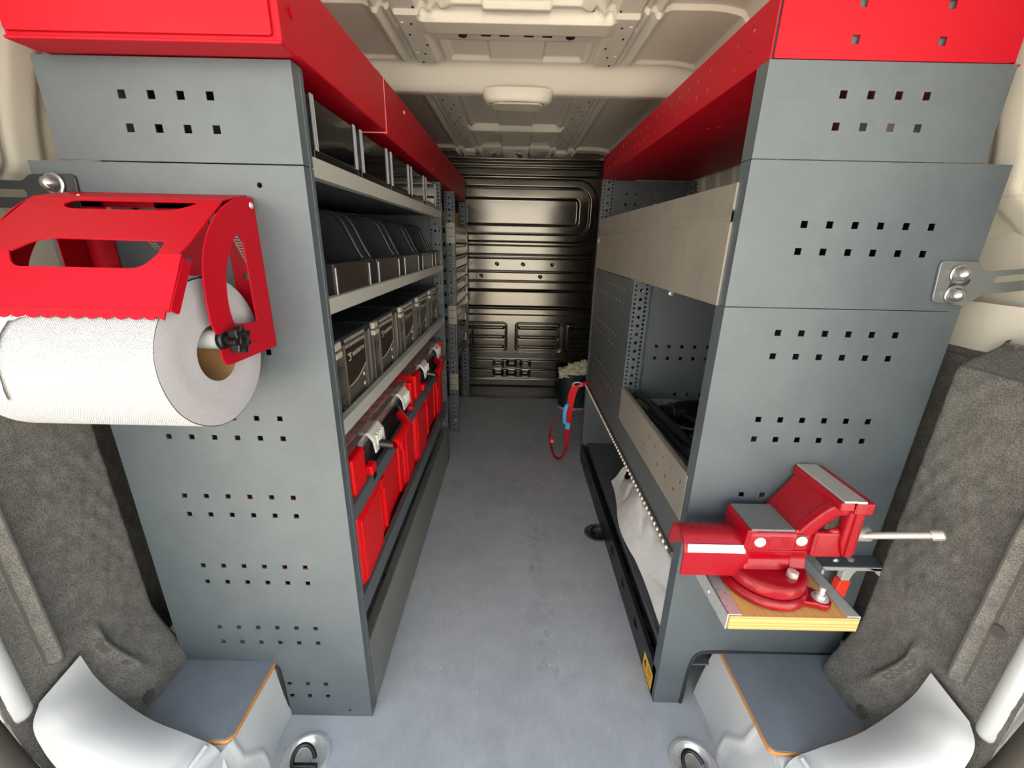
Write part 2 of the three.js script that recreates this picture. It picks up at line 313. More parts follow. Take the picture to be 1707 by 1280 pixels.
// ---------------------------------------------------------------- bulkhead
function bulkheadD(x, y) {
  const rr = (cx, cy, hx, hy, r) => { const qx = Math.abs(x - cx) - hx + r, qy = Math.abs(y - cy) - hy + r; return Math.hypot(Math.max(qx, 0), Math.max(qy, 0)) + Math.min(Math.max(qx, qy), 0) - r; };
  let d = 0;
  const side = 1 - ss(0.46, 0.49, Math.abs(x));
  if (y > 0.975) {
    const o = rr(0, 1.152, 0.47, 0.168, 0.12);
    d += 0.012 * band(-0.042, 0, 0.01, o) + 0.004 * ss(-0.046, -0.05, o);
    const i = rr(0, 1.147, 0.37, 0.076, 0.03);
    d -= 0.011 * (1 - ss(-0.014, 0.002, i));
    d += 0.009 * band(1.335, 1.372, 0.008, y) * side + 0.008 * band(1.385, 1.4, 0.006, y) + 0.012 * ss(1.405, 1.42, y);
  } else {
    const up = [[0.912, 0.962], [0.815, 0.888], [0.758, 0.808], [0.706, 0.753]];
    for (const [a, b] of up) d += 0.009 * band(a, b, 0.008, y) * side;
    d += 0.004 * band(0.893, 0.906, 0.004, y) * side;
    d -= 0.014 * band(0.602, 0.695, 0.012, y);
    d += 0.006 * band(0.592, 0.6, 0.005, y) - 0.008 * band(0.55, 0.588, 0.01, y);
    for (const cx of [-0.4, -0.1825, 0.1615, 0.49]) {
      const p = rr(cx, 0.409, cx > 0.4 ? 0.158 : 0.1435, 0.092, 0.022), inP = -p > 0.004;
      d -= 0.006 * band(-0.008, 0.0, 0.004, p);
      if (inP) for (const sy of [0.468, 0.408, 0.345]) { const q = rr(cx, sy, 0.13, 0.009, 0.009); d -= 0.012 * (1 - ss(-0.008, 0.003, q)); }
    }
    const low = [[0.205, 0.262], [0.145, 0.195]];
    for (const [a, b] of low) d += 0.011 * band(a, b, 0.006, y);
    d += 0.006 * band(0.085, 0.135, 0.008, y) - 0.005 * ss(0.08, 0.07, y);
    for (const py of [0.237, 0.172]) for (const px of [-0.09, -0.004, 0.085]) {
      const q = rr(px, py, 0.034, 0.025, 0.014); d -= 0.009 * (1 - ss(-0.006, 0.002, q)); d += 0.012 * (1 - ss(-0.014, -0.009, q)) * (py > 0.2 && px !== -0.004 ? 1 : 0);
      if (!(py > 0.2 && px !== -0.004)) d -= 0.02 * (1 - ss(-0.013, -0.009, q));
    }
  }
  for (const [bx, by] of [[-0.13, 1.436], [0.02, 1.436], [-0.105, 0.856], [0.053, 0.856], [0.23, 0.856], [-0.2, 0.785], [0.16, 0.785]]) d -= 0.006 * (1 - ss(0.005, 0.01, Math.hypot(x - bx, y - by)));
  return d;
}
{
  const w = struct('wall_back', [0, 0, -1.95]);
  part(w, 'pressed_panel', [grid(420, 520, (u, v) => { const x = -0.78 + 1.56 * u, y = 1.475 * v; return V(x, y, -1.95 + bulkheadD(x, y)); })], M.bulkhead);
  part(w, 'weld_flange', [box(-0.78, 0.78, 0, 0.006, -1.952, -1.935, 0.002)], M.blackSteel);
}
// ---------------------------------------------------------------- side walls: painted sheet above, felt lining below, step and rear corner
for (const k of [-1, 1]) {
  const side = k < 0 ? 'left' : 'right', wall = struct('wall_' + side, [k * 0.7, 0, 0]);
  const ribs = (z) => { let d = 0; for (let c = -1.9; c < 0; c += 0.115) d += 0.008 * band(c, c + 0.05, 0.02, z); return d + 0.012 * band(0.0, 0.022, 0.008, z) + 0.012 * band(0.036, 0.07, 0.01, z); };
  const wx = (y, z) => {
    let x = 0.742 + 0.085 * ss(1.08, 0.99, y) * ss(-0.3, -0.05, z) + 0.03 * ss(0.08, 0.0, z) * ss(1.3, 1.1, y) * ss(-0.3, -0.1, z) - 0.02 * ss(0.84, 0.9, y) - 0.065 * Math.pow(Math.max(0, y - 0.95) / 0.5, 1.6);
    if (z < 0.075) x -= ribs(z) * ss(0.87, 0.91, y); else x -= 0.016 * ss(0.075, 0.1, z) * ss(0.88, 0.93, y);
    x -= 0.016 * (1 - ss(0.03, 0.045, Math.hypot(z - 0.145, y - 1.05))) + 0.014 * (1 - ss(0.025, 0.04, Math.hypot(z - 0.12, y - 1.24)));
    x -= 0.006 * band(0.96, 0.985, 0.008, y) * ss(-0.1, 0.0, z) + 0.004 * band(0.03, 0.036, 0.003, z + 0.02 * Math.sin(y * 14)) + 0.005 * (1 - ss(0.004, 0.008, Math.hypot(z - 0.012, y - 0.955))) - 0.006 * (1 - ss(0.006, 0.009, Math.hypot(z - 0.05, y - 1.1)));
    return x + 0.06 * ss(0.862, 0.845, y);
  };
  part(wall, 'painted_sheet', [grid(460, 160, (u, v) => { const z = 0.245 - 2.215 * u, y = 0.842 + 0.62 * v; return V(k * wx(y, z), y, z); })], M.cream);
  const px = (y) => Math.min(0.707, wx(Math.max(0.9, y), 0.235) + 0.004);
  part(wall, 'rear_frame', [grid(4, 40, (u, v) => { const y = 0.303 + 1.16 * v; return V(k * (px(y) + (0.82 - px(y)) * u), y, 0.249 + 0.03 * u); })], M.white);
  part(wall, 'rear_pillar', [tube(Array.from({ length: 24 }, (_, i) => { const y = 0.318 + 1.14 * i / 23; return V(k * px(y), y, 0.25); }), 0.0145, 80, 12), ball(k * 0.707, 0.318, 0.25, 0.0145)], M.white);
  part(wall, 'lower_sheet', [box(Math.min(k * 0.79, k * 0.8), Math.max(k * 0.79, k * 0.8), 0, 0.9, -1.97, 0.3)], M.cream);

  const felt = struct('trim_' + (k < 0 ? 1 : 2), [k * 0.7, 0.15, 0.1]);
  const fx = (y, z) => {
    let x = 0.77 - 0.07 * ss(-0.012, 0.036, z) + 0.06 * Math.pow(ss(0.795, 0.85, y), 1.5);
    x -= 0.05 * (1 - ss(0.15, 0.3, y)) * ss(-0.06, 0.05, z) * (1 - 0.4 * ss(0.1, 0.2, z));
    x -= 0.02 * Math.exp(-Math.pow((z - 0.196) / 0.0075, 2)) * ss(0.335, 0.365, y) * (1 - ss(0.62, 0.72, y));
    x -= 0.012 * Math.exp(-Math.pow((z - 0.135 + 0.3 * Math.max(0, 0.32 - y)) / 0.009, 2)) * ss(0.2, 0.26, y) * (1 - ss(0.33, 0.365, y));
    const row = Math.floor(y / 0.034), q = (z + (row % 2) * 0.013) / 0.026;
    x -= 0.0022 * Math.pow(Math.sin(PI * (q - Math.floor(q))), 4) * Math.pow(Math.sin(PI * (y / 0.034 - row)), 4) * ss(0.36, 0.42, y) * (1 - ss(0.62, 0.74, y)) * (1 - ss(0.13, 0.17, z));
    return x + 0.0012 * fbm(z * 40, y * 40, k);
  };
  part(felt, 'felt_lining', [grid(170, 200, (u, v) => { const z = 0.268 - 0.62 * u, y = 0.13 + 0.72 * v; return V(k * fx(y, z), y, z); })], M.felt);
  for (const [y, z, sy] of [[0.305, 0.213, 1], [0.175, 0.128, 1], [0.47, 0.215, 1]]) {
    if (k < 0 && y > 0.4) continue;
    const c = new THREE.CylinderGeometry(0.0095, 0.0105, 0.004, 16).rotateZ(PI / 2).translate(k * (fx(y, z) - 0.0015), y, z);
    part(felt, 'trim_clip', [c], M.clip);
  }
  // step over the rear corner: painted riser with a swage, ply top with a grey vinyl face
  const zf = k < 0 ? 0.03 : -0.012, xe = k < 0 ? 0.473 : 0.461, xb = k < 0 ? 0.455 : 0.432;
  const step = struct('trim_' + (k < 0 ? 3 : 4), [k * 0.56, 0, 0.1]);
  part(step, 'riser', [grid(60, 40, (u, v) => {
    const z = zf - 0.01 + (0.30 - zf) * u, y = 0.149 * v;
    let x = xb + (xe + 0.004 - xb) * Math.pow(v, 1.3) + 0.014 * Math.sin(u * 7 + 0.6) * (1 - v) * (0.4 + u);
    x -= 0.0035 * (1 - ss(0.001, 0.006, Math.abs(z - zf - 0.115 - 0.035 * ss(0.35, 0.75, v)))) * ss(0.0, 0.2, v);
    x += 0.004 * ss(zf + 0.118, zf + 0.14, z - 0.035 * ss(0.35, 0.75, v));
    return V(k * x, y, z);
  })], M.white);
  const topPts = roundPts([[xe, zf], [xe, 0.186], [xe + 0.06, 0.188], [0.68, 0.14], [0.74, 0.0], [0.74, zf]].map(([x, z]) => [k * x, z]), [0, 0.014, 0, 0.05, 0, 0]);
  const inner = roundPts([[xe + 0.0016, zf], [xe + 0.0016, 0.1842], [xe + 0.06, 0.1862], [0.68, 0.14], [0.74, 0.0], [0.74, zf]].map(([x, z]) => [k * x, z]), [0, 0.013, 0, 0.05, 0, 0]);
  part(step, 'plywood_top', [plateXZ(shape(topPts), 0.145, 0.0105)], M.birchEdge, 'pale orange plywood edge');
  part(step, 'vinyl_face', [plateXZ(shape(inner), 0.1545, 0.0025)], M.stepTop, 'grey vinyl face');
  part(step, 'shoulder', [grid(24, 8, (u, v) => V(k * (xe + 0.004 + 0.2 * u), 0.146 - 0.03 * v * v, 0.184 + 0.03 * v))], M.white);

  // pressed rear corner: from the foot of the lining round to the step
  const A = new THREE.CatmullRomCurve3([V(0.69, 0.332, 0.172), V(0.684, 0.275, 0.168), V(0.664, 0.225, 0.165), V(0.605, 0.192, 0.178), V(0.535, 0.168, 0.187), V(0.487, 0.149, 0.196), V(0.458, 0.09, 0.22), V(0.448, 0.0, 0.25)].map((p) => p.multiply(V(k, 1, 1))));
  const B = new THREE.CatmullRomCurve3([V(0.692, 0.318, 0.236), V(0.686, 0.3, 0.256), V(0.676, 0.256, 0.264), V(0.656, 0.2, 0.268), V(0.61, 0.13, 0.28), V(0.55, 0.06, 0.29), V(0.49, 0.0, 0.298), V(0.46, -0.02, 0.3)].map((p) => p.multiply(V(k, 1, 1))));
  const corner = struct('trim_' + (k < 0 ? 5 : 6), [k * 0.66, 0, 0.24]);
  part(corner, 'pressed_corner', [grid(70, 24, (u, v) => {
    const a = A.getPoint(u), b = B.getPoint(u), p = a.clone().lerp(b, v), bul = Math.sin(PI * v) * 0.02 * ss(0, 0.22, u) * (1 - 0.6 * ss(0.6, 1, u)) + 0.005 * band(0.0, 0.045, 0.02, Math.abs(u - 0.66)) * Math.sin(PI * v);
    return p.add(V(-k * bul * 0.6, bul * 0.8, bul * 0.4));
  })], M.white);
  part(corner, 'sealant_bead', [tube(Array.from({ length: 7 }, (_, i) => { const v = i / 6, a = A.getPoint(0.655), b = B.getPoint(0.66); return a.lerp(b, v).add(V(-k * 0.013 * Math.sin(PI * v), 0.003 + 0.016 * Math.sin(PI * v), 0.006)); }), 0.0045, 20, 8)], M.white);
  const sealPts = [V(0.66, 1.45, 0.284), V(0.715, 1.2, 0.284), V(0.74, 0.9, 0.284), V(0.738, 0.6, 0.284), V(0.733, 0.43, 0.284), V(0.719, 0.335, 0.284), V(0.703, 0.272, 0.286), V(0.677, 0.205, 0.29), V(0.632, 0.135, 0.3), V(0.575, 0.07, 0.312), V(0.5, 0.01, 0.322), V(0.42, -0.03, 0.33)].map((p) => p.multiply(V(k, 1, 1)));
  part(corner, 'door_seal', [tube(sealPts, 0.019, 80, 10)], mat(0x3d3a34, { roughness: 0.7 }), 'dark rubber door seal');
}
// ---------------------------------------------------------------- lashing rings let into the floor
{
  const where = ['sunken steel lashing ring with black flap beside the left wheel step', 'sunken steel lashing ring with black flap beside the right wheel step', 'sunken lashing ring half under the black sill of the right rack', 'sunken lashing ring in the dark gap behind the left rack sill board'];
  CUPS.forEach(([x, z], i) => {
    const t = thing('lashing_ring', where[i], 'lashing ring', [x, 0, z], 'floor lashing rings');
    part(t, 'dish', [lathe([[0, -0.017], [0.024, -0.016], [0.034, -0.008], [0.037, 0.0005], [0.0395, 0.0028], [0.046, 0.0022], [0.0475, 0.0003], [0.047, -0.0005], [0.0405, -0.0005]], 40).translate(x, 0, z)], i < 2 ? M.zinc : M.darkSteel);
    const ring = Array.from({ length: 15 }, (_, j) => { const a = PI * (j / 14); return V(x + 0.022 * Math.cos(a + 0.5), 0.003 + 0.012 * Math.sin(a), z + 0.01 - 0.024 * Math.sin(a + 0.3)); });
    part(t, 'ring', [tube(ring, 0.0042, 30, 8), rod(V(x - 0.024, -0.004, z + 0.012), V(x + 0.026, -0.004, z + 0.012), 0.005, 10)], M.blackPlastic, 'black ring');
    part(t, 'screw', [new THREE.CylinderGeometry(0.007, 0.008, 0.006, 12).translate(x, -0.013, z)], M.zinc);
  });
}

// ---------------------------------------------------------------- shelving racks
// A perforated angle upright: face towards the rear doors (spans x0 .. x0 + s*w), return flange along the aisle.
function upright(x0, s, z, y0, y1, w = 0.046) {
  const X = (a) => x0 + s * a, holes = [];
  const pitch = 0.025;
  for (let y = y0 + 0.012; y < y1 - 0.008; y += pitch) {
    holes.push(roHole(X(0.008), y, 0.0033, 6));
    if (y + pitch / 2 < y1 - 0.006) holes.push(roHole(X(0.008), y + pitch / 2, 0.0033, 6));
    holes.push(roHole(X(0.024), y, 0.005, 7));
    holes.push(sqHole(X(0.039), y + 0.004, 0.0065));
    if (y + pitch / 2 + 0.004 < y1 - 0.006) holes.push(sqHole(X(0.039), y + pitch / 2 + 0.004, 0.0065));
  }
  const face = plateXY(shape(rectPts(Math.min(X(0), X(w)), Math.max(X(0), X(w)), y0, y1), holes), z - 0.0018, 0.0018);
  const fl = [];
  for (let y = y0 + 0.014; y < y1 - 0.008; y += pitch) fl.push(sqHole(z - 0.016, y, 0.007));
  const side = plateZY(shape(rectPts(z - 0.03, z - 0.0005, y0, y1), fl), Math.max(X(0), X(0.0018)), 0.0018);
  return [face, side];
}
const holeRow = (xs, y, n, p = 0.038, s = 0.0098) => Array.from({ length: n }, (_, i) => sqHole(xs + i * p, y, s));
const screw = (x, y, z, r = 0.005, n = 'z') => { const g = new THREE.SphereGeometry(r, 10, 6, 0, 2 * PI, 0, PI / 2).scale(1, 0.6, 1); if (n === 'z') g.rotateX(PI / 2); else g.rotateZ(n === '-x' ? PI / 2 : -PI / 2); return g.translate(x, y, z); };

// left rack, next to the rear doors
const LX = -0.287, LZ = 0.042;
{
  const t = thing('shelving_rack', 'grey perforated steel rack on the left, full of bins, carrying the paper roll holder', 'rack', [-0.47, 0, -0.5]);
  const up = shape(rectPts(-0.615, LX, 1.0735, 1.192), [...holeRow(-0.511, 1.151, 4), ...holeRow(-0.51, 1.1128, 4)]);
  part(t, 'upper_end_panel', [plateXY(up, LZ - 0.002, 0.002, 0.0004), box(LX - 0.002, LX, 1.0735, 1.192, LZ - 0.03, LZ - 0.001)], M.anthracite);
  const outline = roundPts([[LX, 0.0], [LX, 1.072], [-0.66, 1.072], [-0.66, 0.148], [-0.47, 0.148], [-0.466, 0.0]], [0, 0, 0, 0, 0.012, 0]);
  const H = [];
  for (const y of [1.0141, 0.9755, 0.8503, 0.811, 0.699, 0.663, 0.549, 0.511, 0.398, 0.3605, 0.248, 0.2093]) H.push(...holeRow(-0.568, y, 6));
  H.push(...holeRow(-0.4523, 0.095, 3), ...holeRow(-0.4523, 0.0595, 3), roHole(-0.351, 1.047, 0.0042, 12), roHole(-0.3335, 0.018, 0.0035, 10));
  part(t, 'end_panel', [plateXY(shape(rev(outline), H), LZ - 0.002, 0.002, 0.0004), box(LX - 0.002, LX, 0, 1.072, LZ - 0.03, LZ - 0.001)], M.anthracite);
  part(t, 'edge_trim', [tube([V(-0.66, 0.147, LZ), V(-0.6, 0.147, LZ), V(-0.49, 0.147, LZ), V(-0.472, 0.143, LZ), V(-0.4685, 0.12, LZ), V(-0.466, 0.002, LZ)], 0.0045, 60, 8)], M.rubber, 'black rubber edge trim');
  part(t, 'edge_trim', [tube([V(LX - 0.0005, 0.003, LZ - 0.02), V(LX - 0.0005, 0.6, LZ - 0.02), V(LX - 0.0005, 1.19, LZ - 0.02)], 0.0016, 20, 6)], M.darkSteel);
  part(t, 'back_panel', [box(-0.668, -0.665, 0.16, 1.185, -1.05, -0.3)], M.blackSteel);
  for (const [y0, y1] of [[1.0625, 1.089], [0.866, 0.8905], [0.6565, 0.684]]) {
    part(t, 'shelf', [box(-0.61, LX - 0.004, y0 + 0.008, y0 + 0.0105, -1.06, 0.035), box(-0.66, -0.657, y0 + 0.008, y1 + 0.02, -1.06, -0.3)], M.darkSteel);
    part(t, 'shelf_rail', [box(LX - 0.0025, LX, y0, y1, -1.064, 0.013, 0.0009), box(LX - 0.018, LX - 0.001, y0, y0 + 0.0018, -1.064, 0.013), box(LX - 0.014, LX - 0.001, y1 - 0.0018, y1, -1.064, 0.013)], M.rail, 'light grey front rail');
  }
  for (const [y0, y1] of [[0.478, 0.512], [0.256, 0.302]])
    part(t, 'tray', [box(-0.66, LX - 0.004, y0 + 0.001, y0 + 0.003, -1.06, 0.035), box(LX - 0.0025, LX, y0, y1, -1.064, 0.013, 0.0009), box(LX - 0.012, LX - 0.001, y1 - 0.0018, y1, -1.064, 0.013)], M.darkSteel, 'dark tray');
  part(t, 'sill_board', [box(LX - 0.016, LX, 0.003, 0.182, -1.062, 0.012, 0.002), box(LX - 0.02, LX + 0.001, 0.176, 0.183, -1.062, 0.012, 0.002)], mat(0x7d7f7a, { roughness: 0.42, metalness: 0.3, tex: cloudT, rep: 2 }), 'olive grey sill board');
  for (const [x, z] of [[LX, -1.066], [-0.614, -1.066]]) part(t, 'upright', upright(x, -1, z, 0.004, 1.19), M.anthracite);
  const mp = []; for (const y of [1.151, 1.1128, 1.0141, 0.9755, 0.8503, 0.811, 0.699, 0.663, 0.549, 0.511, 0.398, 0.3605]) mp.push(...holeRow(-0.54, y, 5));
  part(t, 'side_panel', [plateXY(shape(rectPts(-0.612, -0.336, 0.15, 1.19), mp), -1.078, 0.0018)], M.darkSteel);
  const sc = []; for (const y of [1.076, 0.878, 0.67, 0.49, 0.27]) { sc.push(screw(LX, y, -1.055, 0.0045, 'x')); sc.push(screw(-0.345, y + 0.012, -1.07, 0.0045)); }
  part(t, 'screw', sc, M.zinc, 'small zinc screws');
}
// shallow red locker and long red tray above the left rack
{
  const t = thing('red_locker', 'red sheet metal locker with a framed door on top of the left rack', 'locker', [-0.435, 1.194, -0.12]);
  part(t, 'body', [box(-0.597, -0.275, 1.1945, 1.292, -0.335, 0.083, 0.002), box(-0.597, -0.275, 1.1925, 1.196, 0.046, 0.0855, 0.001)], M.red);
  part(t, 'door', [plateXY(shape(roundPts(rectPts(-0.594, -0.2845, 1.2, 1.29), 0.004)), 0.0815, 0.0055, 0.0012)], M.red);
  part(t, 'end_hem', [box(-0.2752, -0.2742, 1.193, 1.292, -0.3375, -0.3345), box(-0.597, -0.2745, 1.1925, 1.1955, -0.3375, -0.3345)], mat(0xf0707a, { roughness: 0.4 }), 'paler folded hem');
  part(t, 'lock_button', [new THREE.CylinderGeometry(0.005, 0.006, 0.003, 16).rotateZ(PI / 2).translate(-0.2742, 1.236, 0.052)], M.red);
  const u = thing('red_tray', 'long plain red sheet metal tray along the top of the left racks', 'tray', [-0.44, 1.197, -1.13]);
  part(u, 'front_board', [box(-0.2895, -0.2865, 1.196, 1.306, -1.925, -0.338, 0.001), box(-0.300, -0.2868, 1.303, 1.306, -1.925, -0.338)], M.red);
  part(u, 'tray_floor', [box(-0.6, -0.2885, 1.1965, 1.199, -1.925, -0.338)], M.red);
  part(u, 'end_board', [box(-0.6, -0.29, 1.198, 1.304, -1.925, -1.922)], M.red);
  { const rm = mat(0xf3c4b0, { roughness: 0.5 }); part(u, 'rivet', [screw(-0.2865, 1.285, -0.55, 0.004, 'x')], rm); part(u, 'rivet', [screw(-0.2865, 1.212, -0.93, 0.003, 'x')], rm); }
}
// far left rack with drawers
{
  const t = thing('shelving_rack', 'narrow perforated grey rack against the bulkhead on the left, holding metal drawers', 'rack', [-0.45, 0, -1.66]);
  for (const z of [-1.395, -1.92]) { part(t, 'upright', upright(-0.279, -1, z, 0.004, 1.192), M.anthracite); part(t, 'upright', upright(-0.63, -1, z, 0.004, 1.192), M.anthracite); }
  part(t, 'shelf', [box(-0.64, -0.285, 1.038, 1.042, -1.9, -1.4), box(-0.288, -0.284, 1.03, 1.046, -1.9, -1.4)], M.rail);
  part(t, 'shelf', [box(-0.64, -0.285, 0.372, 0.376, -1.9, -1.4)], M.darkSteel);
  part(t, 'back_panel', [box(-0.682, -0.679, 0.3, 1.19, -1.93, -1.39)], M.blackSteel);
  const clip = (y) => { const h = []; for (let r = 0; r < 2; r++) for (let i = 0; i < 4; i++) h.push(roHole(-0.31 + i * 0.0085, y + 0.03 + r * 0.037, 0.003, 8)); return [plateXY(shape(rectPts(-0.3185, -0.278, y, y + 0.09), h), -1.3935, 0.0015), box(-0.319, -0.278, y + 0.0885, y + 0.0905, -1.41, -1.384)]; };
  for (const y of [0.97, 0.59, 0.243]) part(t, 'end_clip', clip(y), mat(0x8f8b80, { roughness: 0.4, metalness: 0.4 }), 'bright perforated end clip');
  part(t, 'screw', [screw(-0.296, 0.07, -1.394, 0.0055)], M.zinc);
  const drawers = [[0.972, 1.028], [0.914, 0.966], [0.856, 0.908], [0.798, 0.85], [0.74, 0.792], [0.682, 0.734], [0.624, 0.676]];
  const where = ['top drawer', 'second drawer from the top', 'third drawer from the top', 'fourth drawer from the top', 'fifth drawer from the top', 'sixth drawer from the top', 'lowest drawer'];
  const dm = mat(0xb7b2a4, { roughness: 0.32, metalness: 0.7 });
  drawers.forEach(([y0, y1], i) => {
    const d = thing('drawer', `flat metal drawer, ${where[i]} in the narrow rack by the bulkhead`, 'drawer', [-0.45, y0, -1.655], 'metal drawers');
    part(d, 'front', [barZ([[-0.286, y0], [-0.281, y0 + 0.002], [-0.281, y1 - 0.016], [-0.289, y1 - 0.011], [-0.289, y1 - 0.004], [-0.281, y1 - 0.002], [-0.281, y1], [-0.2925, y1], [-0.2925, y0]], -1.885, -1.412)], dm);
    part(d, 'drawer_box', [box(-0.63, -0.292, y0 + 0.001, y0 + 0.003, -1.88, -1.415), box(-0.63, -0.292, y0, y1 - 0.012, -1.417, -1.415), box(-0.63, -0.292, y0, y1 - 0.012, -1.88, -1.878)], M.darkSteel);
    part(d, 'end_grip', [box(-0.284, -0.276, y0 + 0.006, y1 - 0.004, -1.884, -1.868, 0.002)], M.white, 'white end grip');
  });
  const cases = [[0.5, 0.61], [0.379, 0.49]];
  cases.forEach(([y0, y1], i) => {
    const c = thing('tool_case', i ? 'lower dark plastic case under the metal drawers by the bulkhead' : 'upper dark plastic case just under the metal drawers by the bulkhead', 'case', [-0.45, y0, -1.66], 'dark cases under the drawers');
    part(c, 'shell', [box(-0.62, -0.29, y0, y1, -1.87, -1.43, 0.012)], M.smoke);
    part(c, 'seam', [box(-0.622, -0.288, y0 + 0.06, y0 + 0.066, -1.872, -1.428, 0.002)], M.binPlastic);
    part(c, 'latch', [box(-0.292, -0.283, y0 + 0.03, y0 + 0.075, -1.855, -1.835, 0.003)], M.white, 'pale latch'); part(c, 'latch', [box(-0.292, -0.285, y0 + 0.03, y0 + 0.075, -1.5, -1.47, 0.003)], M.binPlastic);
    part(c, 'handle', [tube([V(-0.29, y0 + 0.05, -1.58), V(-0.272, y0 + 0.05, -1.59), V(-0.272, y0 + 0.05, -1.71), V(-0.29, y0 + 0.05, -1.72)], 0.006, 24, 8)], M.binPlastic);
  });
  const b = thing('cardboard_box', 'small brown cardboard box with a grip hole on top of the metal drawers', 'box', [-0.36, 1.042, -1.5]);
  const fl = shape(rectPts(-0.47, -0.243, 1.0425, 1.116), [rectPts(-0.272, -0.256, 1.062, 1.079).reverse()]);
  part(b, 'carton', [plateXY(shape(rectPts(-0.47, -0.296, 1.0425, 1.116)), -1.502, 0.002)], M.cardboard);
  part(b, 'carton_side', [box(-0.298, -0.296, 1.0425, 1.116, -1.70, -1.5), box(-0.47, -0.468, 1.0425, 1.116, -1.70, -1.5), box(-0.47, -0.296, 1.0425, 1.0445, -1.7, -1.5), box(-0.47, -0.296, 1.0425, 1.116, -1.702, -1.7)], M.cardboard);
  part(b, 'grip_hole', [box(-0.345, -0.32, 1.062, 1.08, -1.5005, -1.4995)], mat(0x5a3d22, { roughness: 0.9 }));
}
// ---------------------------------------------------------------- bins and cases on the left rack
const ordinal = ['nearest the rear doors', 'second from the rear doors', 'third from the rear doors', 'fourth from the rear doors', 'fifth from the rear doors'];
{ // glossy black bins on the top shelf
  const y = 1.0735, t = thing('black_bin', 'glossy black bin on the top left shelf, nearest the rear doors', 'bin', [-0.45, y, -0.12], 'glossy black bins on the top shelf');
  const z0 = -0.213, z1 = -0.025;
  part(t, 'tub', [box(-0.62, -0.308, y, y + 0.003, z0, z1), box(-0.62, -0.308, y, y + 0.105, z1 - 0.003, z1), box(-0.62, -0.308, y, y + 0.105, z0, z0 + 0.003), box(-0.62, -0.617, y, y + 0.105, z0, z1), box(-0.311, -0.306, y, y + 0.105, z0, z1, 0.001)], M.binPlastic);
  part(t, 'front_face', [plateZY(shape(roundPts(rectPts(z0 + 0.018, z1 - 0.016, y + 0.034, y + 0.101), 0.003)), -0.2995, 0.0075, 0.0015)], mat(0x0c0c0e, { roughness: 0.08, clearcoat: 1, clearcoatRoughness: 0.04 }));
  const edge = mat(0x8a8c92, { roughness: 0.12, clearcoat: 0.8 });
  for (const zz of [z1 - 0.006, z1 - 0.013, z0 + 0.006, z0 + 0.013]) part(t, 'edge_rib', [box(-0.3005, -0.2972, y + 0.03, y + 0.104, zz - 0.0009, zz + 0.0009, 0.0007)], edge, 'shiny moulded edge rib');
  part(t, 'foot_strip', [box(-0.309, -0.3, y + 0.018, y + 0.032, z0 + 0.004, z1 - 0.004, 0.002)], M.blackPlastic);
  for (let i = 1; i < 5; i++) copyOf(t, [-0.45, y, -0.12 - 0.2055 * i], `glossy black bin on the top left shelf, ${ordinal[i]}`);
}
{ // open-fronted black bins
  const y = 0.8765, z0 = -0.222, z1 = -0.037;
  const t = thing('open_bin', 'dark open-fronted bin with sloping sides on the second shelf, nearest the rear doors', 'bin', [-0.45, y, -0.13], 'open-fronted bins on the second shelf');
  const sidePts = roundPts([[-0.60, y], [-0.297, y], [-0.297, y + 0.062], [-0.312, y + 0.066], [-0.352, y + 0.144], [-0.37, y + 0.152], [-0.60, y + 0.152]], [0.004, 0.003, 0.003, 0.012, 0.015, 0.01, 0.006]);
  for (const [a, b] of [[z0, z0 + 0.003], [z1 - 0.003, z1]]) part(t, 'side_wall', [plateXY(shape(sidePts), a, b - a)], M.binPlastic);
  for (const zz of [z0 + 0.0015, z1 - 0.0015]) part(t, 'rim', [tube([V(-0.31, y + 0.067, zz), V(-0.318, y + 0.08, zz), V(-0.350, y + 0.142, zz), V(-0.364, y + 0.151, zz), V(-0.42, y + 0.153, zz), V(-0.6, y + 0.153, zz)], 0.004, 40, 8)], M.binPlastic);
  part(t, 'front_wall', [box(-0.3, -0.2965, y, y + 0.06, z0, z1, 0.001), box(-0.306, -0.2955, y + 0.058, y + 0.064, z0, z1, 0.002)], mat(0x2b2622, { roughness: 0.3 }));
  part(t, 'tub', [box(-0.6, -0.3, y, y + 0.003, z0, z1), box(-0.603, -0.6, y, y + 0.152, z0, z1), box(-0.604, -0.598, y + 0.148, y + 0.156, z0, z1, 0.002)], M.binPlastic);
  const lab = mat(0xcfcac0, { roughness: 0.25, transmission: 0.3, thickness: 0 });
  for (const zz of [z1 - 0.008, z0 + 0.007]) part(t, 'label_edge', [box(-0.2965, -0.2945, y + 0.012, y + 0.058, zz - 0.0018, zz + 0.0018, 0.0008)], lab, 'clear label holder edge');
  for (let i = 1; i < 5; i++) { const c = copyOf(t, [-0.45, y, -0.13 - 0.2305 * i], `dark open-fronted bin with sloping sides on the second shelf, ${ordinal[i]}`); if (i === 4) c.position.z += 0.005; }
}
